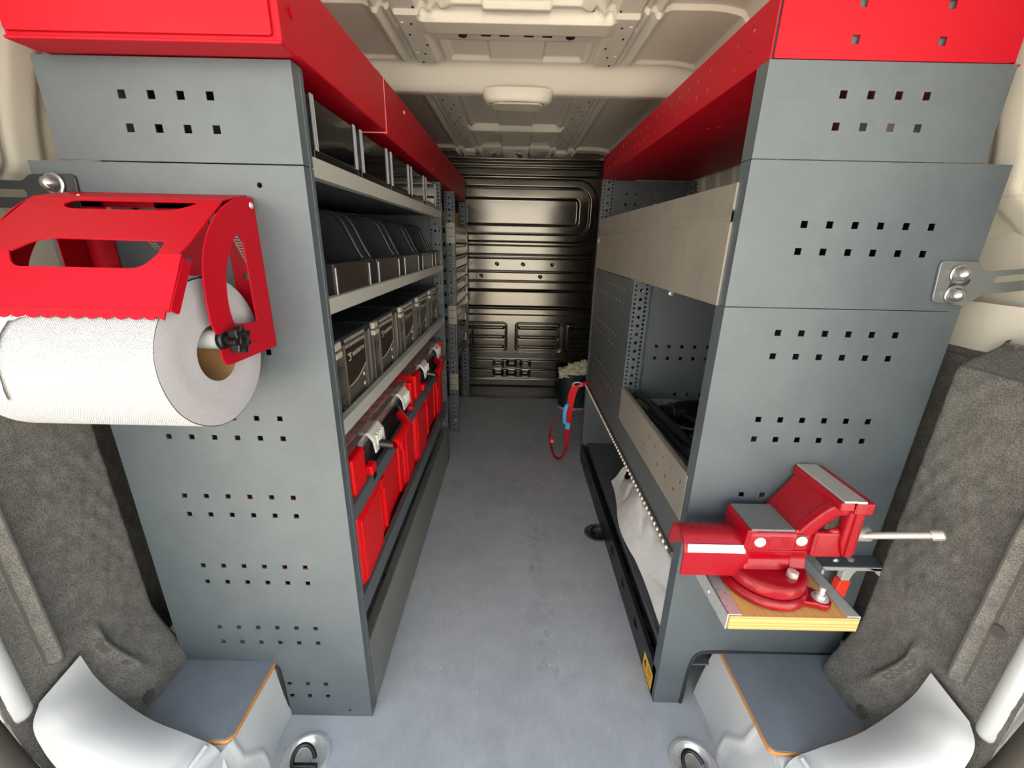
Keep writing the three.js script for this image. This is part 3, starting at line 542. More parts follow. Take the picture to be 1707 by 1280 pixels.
{ // smoky upright cases with a printed label
  const y = 0.667, z0 = -0.2, z1 = -0.012;
  const labelMat = (() => {
    const c = document.createElement('canvas'); c.width = 256; c.height = 256; const g = c.getContext('2d');
    g.fillStyle = '#2a2320'; g.fillRect(0, 0, 256, 256); g.fillStyle = '#b9b4ac'; g.font = 'bold 46px sans-serif'; g.fillText('WÜRTH', 84, 78);
    g.lineWidth = 8; g.strokeStyle = '#b9b4ac'; g.beginPath(); g.moveTo(26, 38); g.lineTo(66, 38); g.lineTo(46, 56); g.arc(48, 70, 16, -PI / 2, PI * 0.8); g.stroke();
    const t = new THREE.CanvasTexture(c); t.colorSpace = THREE.SRGBColorSpace; const m = new THREE.MeshStandardMaterial({ map: t, roughness: 0.35, side: THREE.DoubleSide }); m.userData.ownUV = true; return m;
  })();
  const t = thing('storage_case', 'smoky grey case with printed label on the third shelf, nearest the rear doors', 'case', [-0.45, y, -0.106], 'smoky cases on the third shelf');
  const w = z1 - z0, H = 0.146, top = y + H;
  part(t, 'shell', [box(-0.61, -0.308, y, top - 0.012, z0 + 0.003, z1 - 0.003, 0.006)], M.smoke);
  part(t, 'lid', [box(-0.613, -0.304, top - 0.016, top, z0 + 0.001, z1 - 0.001, 0.004)], M.binPlastic);
  part(t, 'front_rib', [z1 - 0.006, z1 - 0.052, z0 + 0.028, z0 + 0.006].map((zz) => box(-0.309, -0.302, y + 0.004, top - 0.014, zz - 0.0018, zz + 0.0018, 0.0012)), M.smoke);
  part(t, 'corner_latch', [box(-0.308, -0.297, top - 0.03, top - 0.019, z1 - 0.03, z1 - 0.002, 0.003), box(-0.308, -0.298, top - 0.016, top - 0.002, z1 - 0.03, z1 - 0.002, 0.003)], mat(0xa39e93, { roughness: 0.25 }), 'pale corner latch');
  const teeth = []; for (let i = 0; i < 11; i++) for (const q of [0, 0.011]) teeth.push(box(-0.305, -0.3015, top - 0.012 - q, top - 0.005 - q, z1 - 0.06 - i * 0.0095, z1 - 0.056 - i * 0.0095, 0.001));
  part(t, 'rack_teeth', teeth, mat(0x6b665f, { roughness: 0.35 }), 'double row of teeth along the lid');
  const LG = grid(1, 8, (u, v) => { const zz = z1 - 0.055 - u * 0.1, lower = 0.062 - 0.016 * u; return V(-0.3035, top - 0.026 - (0.008 + lower) * (1 - v) , zz); }, false);
  part(t, 'printed_label', [LG], labelMat, 'dark printed label');
  part(t, 'label_curve', [tube([V(-0.304, top - 0.096, z1 - 0.054), V(-0.303, top - 0.094, z1 - 0.09), V(-0.303, top - 0.084, z1 - 0.13), V(-0.304, top - 0.074, z1 - 0.156)], 0.0012, 20, 6)], mat(0xa39e93, { roughness: 0.3 }));
  for (const [yy, hh] of [[0.085, 0.018], [0.035, 0.011], [0.017, 0.011]]) part(t, 'keeper', [tube([V(-0.304, y + yy - hh / 2, z1 - 0.032), V(-0.302, y + yy + hh / 2, z1 - 0.032), V(-0.302, y + yy + hh / 2, z1 - 0.022), V(-0.304, y + yy - hh / 2, z1 - 0.022)], 0.0015, 16, 6)], M.binPlastic);
  for (const yy of [0.052, 0.032]) part(t, 'rivet', [screw(-0.304, y + yy, z0 + 0.05, 0.004, 'x')], mat(0xb3ada2, { roughness: 0.3 }));
  const step = [0, 0.205, 0.425, 0.628, 0.826];
  for (let i = 1; i < 5; i++) copyOf(t, [-0.45, y, -0.106 - step[i]], `smoky grey case with printed label on the third shelf, ${ordinal[i]}`);
}
{ // red assortment cases with clear lids
  const y = 0.482, z0 = -0.505, z1 = -0.02;
  const t = thing('assortment_case', 'red assortment case with a clear lid and red carrying handle, nearer the rear doors', 'case', [-0.45, y, -0.26], 'red assortment cases with clear lids');
  part(t, 'base_shell', [box(-0.60, -0.302, y, y + 0.088, z0 + 0.004, z1 - 0.004, 0.006)], M.blackPlastic);
  for (const [a, b] of [[z1 - 0.066, z1], [z0, z0 + 0.022]]) part(t, 'end_block', [box(-0.605, -0.2935, y + 0.002, y + 0.105, a, b, 0.006)], M.redPlastic, 'red end block');
  const cells = [];
  for (let i = 0; i < 9; i++) { const a = z1 - 0.03 - (i + 1) * 0.0505, b = a + 0.048; for (let j = 0; j < 3; j++) cells.push(box(-0.59 + j * 0.085, -0.59 + j * 0.085 + 0.081, y + 0.08, y + 0.094, a, b, 0.003)); }
  part(t, 'insert_tray', cells, mat(0xf09088, { roughness: 0.5 }), 'faded red insert trays under the lid');
  part(t, 'clear_lid', [box(-0.602, -0.308, y + 0.107, y + 0.1085, z0 + 0.004, z1 - 0.004), box(-0.309, -0.307, y + 0.088, y + 0.1085, z0 + 0.03, z1 - 0.07), ...Array.from({ length: 10 }, (_, i) => box(-0.60, -0.312, y + 0.098, y + 0.107, z1 - 0.03 - i * 0.0505 - 0.001, z1 - 0.03 - i * 0.0505))], M.clear, 'clear ribbed lid');
  for (const zc of [z1 - 0.155, z1 - 0.4]) {
    const l = part(t, 'latch', [barZ([[-0.325, y + 0.106], [-0.304, y + 0.106], [-0.292, y + 0.09], [-0.2895, y + 0.06], [-0.293, y + 0.058], [-0.297, y + 0.085], [-0.307, y + 0.099], [-0.325, y + 0.1]], zc - 0.034, zc + 0.034, 0.001)], M.frosted, 'frosted latch');
    part(l, 'grip_rib', [-0.02, -0.007, 0.006, 0.019].map((q) => box(-0.298, -0.2885, y + 0.072, y + 0.096, zc + q - 0.0025, zc + q + 0.0025, 0.001)), M.frosted);
  }
  part(t, 'hinge_tab', [box(-0.304, -0.287, y + 0.01, y + 0.05, z1 - 0.108, z1 - 0.078, 0.004)], M.redPlastic); part(t, 'hinge_tab', [box(-0.304, -0.288, y + 0.004, y + 0.04, z0 + 0.026, z0 + 0.045, 0.004)], M.redPlastic);
  const hy = y + 0.062, za = z1 - 0.158, zb = z1 - 0.274;
  part(t, 'handle_arm', [tube([V(-0.306, hy + 0.008, za + 0.012), V(-0.285, hy + 0.004, za + 0.006), V(-0.266, hy - 0.002, za)], 0.0105, 16, 10)], M.blackPlastic); part(t, 'handle_arm', [tube([V(-0.306, hy + 0.012, zb - 0.068), V(-0.298, hy + 0.008, zb - 0.056), V(-0.29, hy + 0.006, zb - 0.044)], 0.01, 16, 10)], M.blackPlastic);
  part(t, 'handle_grip', [tube([V(-0.264, hy - 0.002, za), V(-0.2605, hy, za - 0.012), V(-0.2595, hy, (za + zb) / 2), V(-0.2605, hy, zb + 0.01), V(-0.266, hy + 0.002, zb - 0.006), V(-0.289, hy + 0.006, zb - 0.042)], 0.0112, 40, 10)], M.redPlastic, 'red handle grip');
  copyOf(t, [-0.45, y, -0.788], 'red assortment case with a clear lid and red carrying handle, further from the rear doors');
}
{ // red carrying cases standing in the lower tray
  const y = 0.26, z0 = -0.515, z1 = -0.012;
  const t = thing('red_case', 'all-red plastic case in the lower left tray, nearer the rear doors', 'case', [-0.45, y, -0.264], 'red cases in the lower tray');
  part(t, 'shell', [box(-0.6, -0.316, y, y + 0.2, z0 + 0.004, z1 - 0.004, 0.012)], M.redPlastic);
  for (const [a, b] of [[z1 - 0.152, z1], [z0, z0 + 0.112]]) part(t, 'corner_block', [box(-0.4, -0.299, y + 0.002, y + 0.205, a, b, 0.012), box(-0.31, -0.2965, y + 0.02, y + 0.19, a + 0.014, b - 0.014, 0.004)], M.redPlastic);
  part(t, 'side_column', [box(-0.33, -0.304, y + 0.04, y + 0.2, z1 - 0.222, z1 - 0.162, 0.004)], M.redPlastic); part(t, 'side_column', [box(-0.33, -0.304, y + 0.04, y + 0.2, z0 + 0.118, z0 + 0.16, 0.004)], M.redPlastic);
  for (const zc of [z1 - 0.172, z0 + 0.128]) part(t, 'latch', [box(-0.306, -0.2985, y + 0.165, y + 0.192, zc - 0.016, zc + 0.012, 0.002), box(-0.306, -0.2985, y + 0.05, y + 0.16, zc - 0.014, zc - 0.006, 0.0015)], M.redPlastic);
  part(t, 'front_web', [box(-0.33, -0.3085, y + 0.04, y + 0.18, z0 + 0.16, z1 - 0.222, 0.006)], M.redPlastic);
  part(t, 'rim', [box(-0.605, -0.31, y + 0.194, y + 0.206, z0, z1, 0.004)], M.redPlastic);
  const c = copyOf(t, [-0.45, y, -0.792], 'all-red plastic case in the lower left tray, further from the rear doors');
  t.rotation.y = 0.02;
}

// ---------------------------------------------------------------- right rack
const RX = 0.335;
{
  const t = thing('shelving_rack', 'grey perforated steel rack on the right, behind the red vice', 'rack', [0.52, 0, -0.55]);
  part(t, 'upper_end_panel', [plateXY(shape(rectPts(RX, 0.667, 1.1, 1.2185), [...holeRow(0.444, 1.18, 4), ...holeRow(0.4438, 1.1417, 4)]), -0.002, 0.002, 0.0004), box(RX, RX + 0.002, 1.1, 1.2185, -0.03, -0.001)], M.anthracite);
  part(t, 'frame_head', [plateXY(shape(rectPts(RX + 0.004, 0.658, 1.22, 1.298)), -0.0065, 0.002)], M.darkSteel);
  part(t, 'middle_end_panel', [plateXY(shape(rectPts(RX, 0.7085, 0.8905, 1.099), [...holeRow(0.431, 1.014, 6), ...holeRow(0.4306, 0.9755, 6)]), -0.002, 0.002, 0.0004), box(RX, RX + 0.002, 0.8905, 1.099, -0.03, -0.001)], M.anthracite);
  const outline = roundPts([[RX, 0.0], [RX, 0.8895], [0.7085, 0.8895], [0.7085, 0.156], [0.404, 0.156], [0.396, 0.0]], [0, 0, 0, 0, 0.03, 0], 6), H = [];
  for (const y of [0.85, 0.811, 0.698, 0.6605, 0.5475, 0.51, 0.398, 0.36]) H.push(...holeRow(0.4285, y, 6));
  part(t, 'end_panel', [plateXY(shape(rev(outline), H), -0.002, 0.002, 0.0004), box(RX, RX + 0.002, 0, 0.8895, -0.03, -0.001)], M.anthracite);
  part(t, 'edge_trim', [tube([V(0.708, 0.156, -0.001), V(0.55, 0.1565, -0.001), V(0.44, 0.1565, -0.001), V(0.414, 0.151, -0.001), V(0.404, 0.132, -0.001), V(0.396, 0.002, -0.001)], 0.0045, 60, 8)], M.rubber, 'black rubber edge trim');
  for (const [x, z, y0, y1] of [[RX, -1.108, 0.02, 1.216], [0.66, -1.108, 0.02, 1.216], [RX, -0.53, 0.472, 0.888], [0.662, -0.53, 0.472, 0.888]]) part(t, 'upright', upright(x, 1, z, y0, y1, 0.05), M.anthracite);
  const mp = []; for (const y of [0.697, 0.661, 0.5475]) mp.push(...holeRow(0.4255, y, 6));
  part(t, 'middle_side_panel', [plateXY(shape(rectPts(0.384, 0.70, 0.472, 0.886), mp), -0.545, 0.0018)], M.darkSteel);
  const fp = []; for (const y of [1.167, 1.13]) fp.push(...holeRow(0.433, y, 4)); for (const y of [1.014, 0.9755, 0.85, 0.811, 0.698, 0.661, 0.3, 0.26]) fp.push(...holeRow(0.433, y, 5));
  part(t, 'far_side_panel', [plateXY(shape(rectPts(0.384, 0.662, 0.03, 1.2145), fp), -1.122, 0.0018)], M.darkSteel);
  // aluminium fall board with its pressed step
  part(t, 'aluminium_board', [barZ([[RX + 0.003, 0.89], [RX, 0.892], [RX, 1.012], [RX + 0.003, 1.016], [RX + 0.003, 1.034], [RX, 1.038], [RX, 1.069], [RX + 0.012, 1.07], [RX + 0.012, 1.072], [RX - 0.003, 1.072], [RX - 0.003, 1.037], [RX, 1.033], [RX, 1.017], [RX - 0.003, 1.013], [RX - 0.003, 0.889], [RX + 0.012, 0.887], [RX + 0.012, 0.889]], -1.098, -0.024)], M.alu, 'bare aluminium board');
  part(t, 'board_screw', [screw(RX - 0.003, 0.992, -1.075, 0.009, '-x')], M.zinc);
  part(t, 'shelf', [box(RX + 0.004, 0.7, 0.8865, 0.889, -1.1, -0.004)], M.darkSteel);
  // front cover plate: full height beyond the middle upright, a strip below the tool tray
  const cov = [], CX = RX + 0.0008;
  for (const y of [0.85, 0.811, 0.7, 0.661, 0.5475, 0.51]) for (let i = 0; i < 10; i++) cov.push(sqHole(-1.05 + i * 0.0475, y, 0.0085));
  const cover = [[-1.1, 0.391], [-0.022, 0.391], [-0.022, 0.47], [-0.533, 0.47], [-0.533, 0.8855], [-1.1, 0.8855]];
  part(t, 'cover_plate', [plateZY(shape(rev(cover).map((p) => p), cov), CX + 0.0018, 0.0018, 0.0003)], mat(0x50565a, { roughness: 0.42, bump: fineT, bumpRep: 10 }));
  // perforated aluminium tray with the tools
  const ph = []; for (let i = 0; i < 10; i++) { ph.push(roHole(-0.505 + i * 0.0505, 0.541, 0.0042, 10)); if (i < 9) ph.push(roHole(-0.48 + i * 0.0505, 0.509, 0.0042, 10)); }
  part(t, 'tool_tray', [plateZY(shape(roundPts([[-0.53, 0.47], [-0.024, 0.47], [-0.024, 0.5705], [-0.53, 0.5705]], 0.002), ph), RX + 0.0006, 0.0016, 0.0003), box(RX, RX + 0.01, 0.569, 0.5715, -0.53, -0.03), box(RX, 0.69, 0.471, 0.473, -0.53, -0.02),
    box(RX + 0.005, 0.69, 0.473, 0.5365, -0.5265, -0.5245), box(RX + 0.005, 0.69, 0.535, 0.5375, -0.5265, -0.517)], M.alu, 'bright perforated tool tray');
  part(t, 'screw', [screw(0.356, 0.519, -0.5235, 0.0055), screw(0.362, 0.858, -0.529, 0.002), screw(0.447, 0.852, -0.542, 0.0085), screw(RX + 0.01, 0.042, -1.105, 0.005)], M.zinc);
  // load rail with its row of round studs
  part(t, 'load_rail', [barZ([[RX + 0.004, 0.378], [RX - 0.004, 0.378], [RX - 0.006, 0.384], [RX - 0.004, 0.392], [RX + 0.004, 0.392]], -1.105, -0.028)], mat(0x6a6258, { roughness: 0.4, metalness: 0.5 }));
  const studs = []; for (let i = 0; i < 55; i++) studs.push(new THREE.SphereGeometry(0.0048, 8, 6).scale(0.7, 1, 1).translate(RX - 0.0058, 0.385, -1.098 + i * 0.0194));
  part(t, 'rail_stud', studs, mat(0xe4dfd2, { roughness: 0.3, metalness: 0.3 }), 'row of bright round studs', 'stuff');
  part(t, 'back_panel', [box(0.702, 0.7045, 0.17, 1.06, -1.1, -0.02)], M.blackSteel);
  // bottom tray and black sill channel with keyhole slots
  part(t, 'bottom_tray', [box(RX + 0.028, 0.7, 0.096, 0.1, -1.1, -0.016), box(RX + 0.026, RX + 0.029, 0.03, 0.1, -1.1, -0.016)], mat(0x5c6066, { roughness: 0.5, tex: cloudT, rep: 3 }));
  part(t, 'tray_back', [box(RX + 0.004, 0.7, 0.1, 0.39, -1.1, -1.098)], M.darkSteel);
  const kh = []; for (let i = 0; i < 7; i++) { const z = -0.17 - i * 0.135; kh.push(roundPts([[z - 0.012, 0.038], [z - 0.002, 0.034], [z + 0.008, 0.038], [z + 0.022, 0.043], [z + 0.022, 0.053], [z + 0.008, 0.055], [z - 0.003, 0.06], [z - 0.012, 0.055]], 0.004, 3).reverse()); }
  part(t, 'sill_channel', [plateZY(shape(rectPts(-1.12, -0.012, 0.001, 0.083), kh), RX + 0.002, 0.002), box(RX, RX + 0.01, 0.0815, 0.0835, -1.12, -0.012), box(RX, RX + 0.006, 0.001, 0.003, -1.12, -0.012), box(RX + 0.02, RX + 0.022, 0.001, 0.08, -1.12, -0.012)], M.blackSteel, 'black sill channel with keyhole slots');
  const stk = (() => {
    const c = document.createElement('canvas'); c.width = 128; c.height = 96; const g = c.getContext('2d'); g.fillStyle = '#e9b320'; g.fillRect(0, 0, 128, 96); g.fillStyle = '#1c1a14';
    g.beginPath(); g.moveTo(30, 18); g.lineTo(52, 60); g.lineTo(8, 60); g.fill(); g.fillRect(62, 20, 54, 8); g.fillRect(62, 36, 44, 6); g.fillRect(62, 50, 50, 6); g.fillRect(10, 74, 100, 6);
    const t = new THREE.CanvasTexture(c); t.colorSpace = THREE.SRGBColorSpace; const m = new THREE.MeshStandardMaterial({ map: t, roughness: 0.5, side: THREE.DoubleSide }); m.userData.ownUV = true; return m;
  })();
  part(t, 'warning_sticker', [new THREE.PlaneGeometry(0.062, 0.048).rotateY(-PI / 2).translate(RX - 0.0006, 0.03, -0.052)], stk, 'yellow warning sticker');
}
{ // red perforated tray
  const t = thing('red_tray', 'long red perforated sheet metal tray along the top of the right rack', 'tray', [0.5, 1.2185, -0.56]);
  const sh = []; for (let i = 0; i < 23; i++) for (const y of [1.2725, 1.2435]) sh.push(sqHole(-0.06 - i * 0.0475 - (y > 1.26 ? 0 : 0.001), y, 0.0075));
  part(t, 'front_board', [plateZY(shape(rectPts(-1.114, -0.0005, 1.2175, 1.294), sh), RX + 0.002, 0.002, 0.0003), box(RX + 0.0005, RX + 0.012, 1.2925, 1.2945, -1.114, 0)], M.red);
  const eh = []; for (const y of [1.242, 1.2815]) for (const x of [0.443, 0.5575, 0.63]) if (x < 0.6) eh.push(sqHole(x, y, 0.0098));
  part(t, 'end_board', [plateXY(shape(roundPts(rectPts(RX + 0.005, 0.662, 1.2195, 1.3), [0.003, 0.008, 0, 0]), eh), -0.002, 0.0022, 0.0004)], M.red); part(t, 'end_board', [plateXY(shape(rectPts(RX + 0.001, 0.66, 1.219, 1.294)), -1.114, 0.002)], M.red);
  part(t, 'tray_floor', [plateXZ(shape(rectPts(RX + 0.001, 0.672, -1.114, -0.002), [-0.35, -0.55, -0.74, -0.9].flatMap((z) => [roHole(0.405, z, 0.004, 8), roHole(0.425, z + 0.01, 0.004, 8)])), 1.2172, 0.0018)], M.red);
  part(t, 'back_board', [box(0.668, 0.67, 1.219, 1.28, -1.114, -0.008)], M.red);
}
// ---------------------------------------------------------------- wall brackets
function boltHead(x, y, z) { return [lathe([[0, 0.017], [0.004, 0.0165], [0.0085, 0.0125], [0.0105, 0.006], [0.0108, 0.0025]], 20).rotateX(PI / 2).translate(x, y, z), lathe([[0.0108, 0], [0.0145, 0.0006], [0.0145, 0.0026], [0.0105, 0.003]], 20).rotateX(PI / 2).translate(x, y, z)]; }
{
  const t = thing('wall_bracket', 'slotted grey bracket with two domed bolts tying the right rack to the wall', 'bracket', [0.7, 0.9, 0.004], 'brackets between racks and van wall');
  const o = roundPts([[0.654, 0.905], [0.705, 0.899], [0.728, 0.917], [0.82, 0.929], [0.82, 0.961], [0.722, 0.952], [0.706, 0.966], [0.648, 0.967]], [0.008, 0.006, 0.01, 0, 0, 0.01, 0.006, 0.008]);
  part(t, 'bracket_plate', [plateXY(shape(o, [roundPts([[0.738, 0.935], [0.738, 0.945], [0.79, 0.951], [0.79, 0.941]], 0.0048), roundPts([[0.672, 0.928], [0.672, 0.933], [0.7, 0.941], [0.704, 0.937], [0.698, 0.931]], 0.003)]), 0.001, 0.0035, 0.0008)], mat(0x83898c, { roughness: 0.3, metalness: 0.7 }));
  for (const [x, y] of [[0.681, 0.948], [0.683, 0.917]]) part(t, 'bolt', boltHead(x, y, 0.0045), mat(0xa8a8a6, { roughness: 0.2, metalness: 0.85 }), 'domed bolt');
}
{
  const t = thing('wall_bracket', 'black slotted bracket with one domed bolt above the left end of the paper roll', 'bracket', [-0.64, 1.0, 0.046], 'brackets between racks and van wall');
  const o = roundPts([[-0.602, 1.0], [-0.598, 1.056], [-0.66, 1.0545], [-0.672, 1.046], [-0.76, 1.048], [-0.76, 1.012], [-0.676, 1.011], [-0.66, 1.0]], [0.006, 0.008, 0.004, 0.006, 0, 0, 0.006, 0.004]);
  part(t, 'bracket_plate', [plateXY(shape(o, [rev(roundPts([[-0.74, 1.025], [-0.671, 1.025], [-0.671, 1.035], [-0.74, 1.036]], 0.0048)), rev(roundPts([[-0.648, 1.02], [-0.612, 1.02], [-0.612, 1.028], [-0.648, 1.028]], 0.003))]), 0.0425, 0.0035, 0.0008)], mat(0x3b3f42, { roughness: 0.32, metalness: 0.5 }));
  part(t, 'bolt', boltHead(-0.628, 1.043, 0.046), mat(0x9a9a9a, { roughness: 0.2, metalness: 0.85 }), 'domed bolt');
}
// ---------------------------------------------------------------- paper roll and its holder
{
  const t = thing('paper_roll_holder', 'red sheet metal paper roll holder with a slotted lid, screwed to the left end panel', 'holder', [-0.5, 0.83, 0.05]);
  const side = roundPts([[0.0425, 0.822], [0.162, 0.823], [0.166, 0.846], [0.152, 0.845], [0.128, 0.846], [0.128, 0.866], [0.166, 0.865], [0.172, 0.88], [0.172, 0.912], [0.167, 0.946], [0.156, 0.972], [0.136, 0.997], [0.106, 1.018], [0.076, 1.0285], [0.0425, 1.031]], [0.002, 0.012, 0.006, 0, 0.01, 0.01, 0.003, 0, 0.02, 0.02, 0.02, 0.02, 0.02, 0.01, 0.004]);
  const win = roundPts([[0.081, 0.866], [0.131, 0.872], [0.135, 0.9], [0.127, 0.942], [0.1, 0.978], [0.089, 0.984], [0.081, 0.975]], [0.006, 0.006, 0.02, 0.02, 0.012, 0.006, 0.006]);
  part(t, 'side_plate', [plateZY(shape(side, [rev(win)]), -0.3625, 0.0022, 0.0005)], M.red);
  part(t, 'side_plate', [plateZY(shape(side, [rev(win)]), -0.612, 0.0022, 0.0005)], M.red);
  part(t, 'mounting_flange', [plateXY(shape(roundPts(rectPts(-0.408, -0.3645, 0.85, 1.03), 0.004), [roHole(-0.388, 0.925, 0.006, 12)]), 0.0425, 0.002), plateXY(shape(roundPts(rectPts(-0.5, -0.43, 0.85, 1.03), 0.004), [roHole(-0.47, 0.945, 0.006, 12)]), 0.0425, 0.002), plateXY(shape(roundPts(rectPts(-0.61, -0.57, 0.85, 1.03), 0.004)), 0.0425, 0.002), box(-0.611, -0.365, 1.015, 1.031, 0.0425, 0.0445)], M.red);
  // hinged lid: three bent faces
  const P = [[0.048, 1.0315], [0.1, 1.0215], [0.186, 0.9595], [0.222, 0.9015]], xl = -0.606, xr = -0.367;
  const face = (i, holes, notch) => {
    const [a, b] = [P[i], P[i + 1]], L = Math.hypot(b[0] - a[0], b[1] - a[1]), ang = Math.atan2(b[1] - a[1], b[0] - a[0]);
    const g = ext(shape(notch(L), holes(L)), 0.002, 0.0003);                            // x along the roll, y down the slope
    const mtx = new THREE.Matrix4().makeBasis(V(1, 0, 0), V(0, Math.sin(ang), Math.cos(ang)), V(0, -Math.cos(ang), Math.sin(ang))).setPosition(0, a[1] + 0.002 * Math.cos(ang), a[0] - 0.002 * Math.sin(ang));
    return g.applyMatrix4(mtx);
  };
  const slotCut = 0.024;
  const upper = face(0, () => [], (L) => rectPts(xl, xr, 0, L));
  const mid = face(1, () => [rev(roundPts([[-0.552, 0.006], [-0.4, 0.006], [-0.394, 0.009], [-0.415, 0.025], [-0.545, 0.025], [-0.558, 0.016]], [0.006, 0.002, 0.002, 0.014, 0.01, 0.006]))], (L) => roundPts([[xl, 0], [xr, 0], [xr, 0.02], [xr - 0.001, L - 0.016], [xr - 0.004, L], [-0.394, L], [-0.397, L - slotCut + 0.002], [-0.54, L - slotCut], [-0.557, L], [xl, L]], [0, 0, 0, 0.004, 0, 0, 0.006, 0.016, 0, 0]));
  const low = face(2, () => [], (L) => roundPts([[xl, 0], [-0.559, 0], [-0.551, 0.0185], [-0.409, 0.0185], [-0.394, 0], [xr - 0.001, 0], [xr - 0.001, L], [xl, L]], [0, 0, 0.01, 0.014, 0, 0, 0, 0]));
  const lid = part(t, 'lid', [upper, mid, low], M.red);
  const teeth = [[xl, 0.006]], n = 15; for (let i = 0; i <= n * 4; i++) { const x = xl + (xr - xl - 0.004) * i / (n * 4); teeth.push([x, -0.0018 - 0.0042 * Math.abs(Math.cos(PI * i / 4))]); } teeth.push([xr - 0.004, 0.006]);
  const lip = plateXY(shape(teeth), 0, 0.0018, 0.0002); lip.rotateX(-0.5).translate(0, 0.8985, 0.2245);
  part(lid, 'serrated_edge', [lip], M.red);
  part(lid, 'lid_flange', [plateZY(shape(roundPts([[0.187, 0.957], [0.2225, 0.903], [0.212, 0.897], [0.177, 0.951]], 0.003)), -0.3665, 0.002)], M.red);
  part(t, 'hinge_rivet', [screw(-0.3615, 1.0205, 0.052, 0.0045, 'x'), screw(-0.56, 1.0245, 0.088, 0.003)], M.zinc);
  const spring = (x, y0, z0, y1, z1) => tube(Array.from({ length: 97 }, (_, i) => { const s = i / 96, a = s * 2 * PI * 12; return V(x + 0.0045 * Math.cos(a), y0 + (y1 - y0) * s + 0.0032 * Math.sin(a), z0 + (z1 - z0) * s + 0.0032 * Math.sin(a)); }), 0.0007, 400, 5);
  part(t, 'spring', [spring(-0.374, 0.985, 0.082, 0.94, 0.055), spring(-0.5, 1.0, 0.09, 0.955, 0.05)], M.steel, 'small coil spring');
  part(t, 'spindle', [rod(V(-0.61, 0.8552, 0.147), V(-0.372, 0.8552, 0.147), 0.0125, 24)], M.white, 'white spindle');
  part(t, 'bearing_ring', [lathe([[0.007, -0.004], [0.0135, -0.004], [0.0145, 0], [0.0135, 0.004], [0.007, 0.004]], 24).rotateZ(PI / 2).translate(-0.367, 0.8552, 0.147)], M.blackPlastic);
  const star = Array.from({ length: 56 }, (_, i) => { const a = i / 56 * 2 * PI, r = 0.0155 + 0.003 * Math.cos(7 * a); return [0.147 + r * Math.cos(a), 0.8552 + r * Math.sin(a)]; });
  part(t, 'clamp_knob', [plateZY(shape(star), -0.343, 0.012, 0.002), rod(V(-0.37, 0.8552, 0.147), V(-0.352, 0.8552, 0.147), 0.008, 16), lathe([[0, 0.003], [0.007, 0.002], [0.009, 0]], 20).rotateZ(-PI / 2).translate(-0.3432, 0.8552, 0.147)], M.blackPlastic, 'black star knob');
}
{
  const cy = 0.8375, cz = 0.1475, R = 0.0955, r = 0.0365, xa = -0.6, xb = -0.379;
  const t = thing('paper_roll', 'big white paper towel roll hanging in the red holder', 'paper roll', [-0.5, cy, cz]);
  const rad = (a) => R + 0.0006 * Math.sin(a * 3 + 1) + 0.0004 * Math.sin(a * 7);
  part(t, 'paper', [grid(4, 128, (u, v) => { const a = v * 2 * PI; return V(xa + 0.002 + (xb - xa - 0.004) * u, cy + rad(a) * Math.sin(a), cz + rad(a) * Math.cos(a)); })], (() => { const m = M.paper.clone(); m.userData.ownUV = true; const s = scaled(towelT, 2.6, 6); m.bumpMap = s; m.bumpScale = 0.0025; return m; })());
  for (const [x, d] of [[xb, 1], [xa, -1]]) part(t, 'roll_end', [grid(96, 10, (u, v) => { const a = u * 2 * PI, q = r + (rad(a) - 0.001 - r) * v; return V(x - d * (0.002 * Math.pow(v, 8) + 0.0008 * Math.pow(1 - v, 6)) + 0.0004 * Math.sin(q * 900), cy + q * Math.sin(a), cz + q * Math.cos(a)); }, d < 0)], M.paperEnd, 'wound paper edge');
  part(t, 'cardboard_core', [grid(1, 48, (u, v) => V(xa + (xb - xa - 0.001) * u, cy + (r + 0.0005) * Math.sin(v * 2 * PI), cz + (r + 0.0005) * Math.cos(v * 2 * PI)))], M.cardboard, 'brown cardboard core');
  // the loose outer sheet, torn under the serrated edge and down the left
  const tear = (x) => 0.82 - 0.16 * ss(-0.5, -0.545, x) - 0.9 * ss(-0.535, -0.56, x) + 0.035 * fbm(x * 60, 2.2) + 0.05 * fbm(x * 19, 5.1) * ss(-0.42, -0.5, x);
  part(t, 'loose_sheet', [grid(120, 40, (u, v) => {
    const x = xa + 0.001 + (xb - xa - 0.003) * u, a0 = 1.9, a1 = Math.max(-1.2, tear(x) - 0.13), a = a0 + (a1 - a0) * v, q = rad(a) + 0.0009 + (0.0006 + 0.004 * ss(-0.51, -0.535, x)) * Math.pow(v, 6) * (0.5 + fbm(x * 50, 7.7));
    return V(x, cy + q * Math.sin(a), cz + q * Math.cos(a));
  })], M.paper, 'loose torn sheet');
}
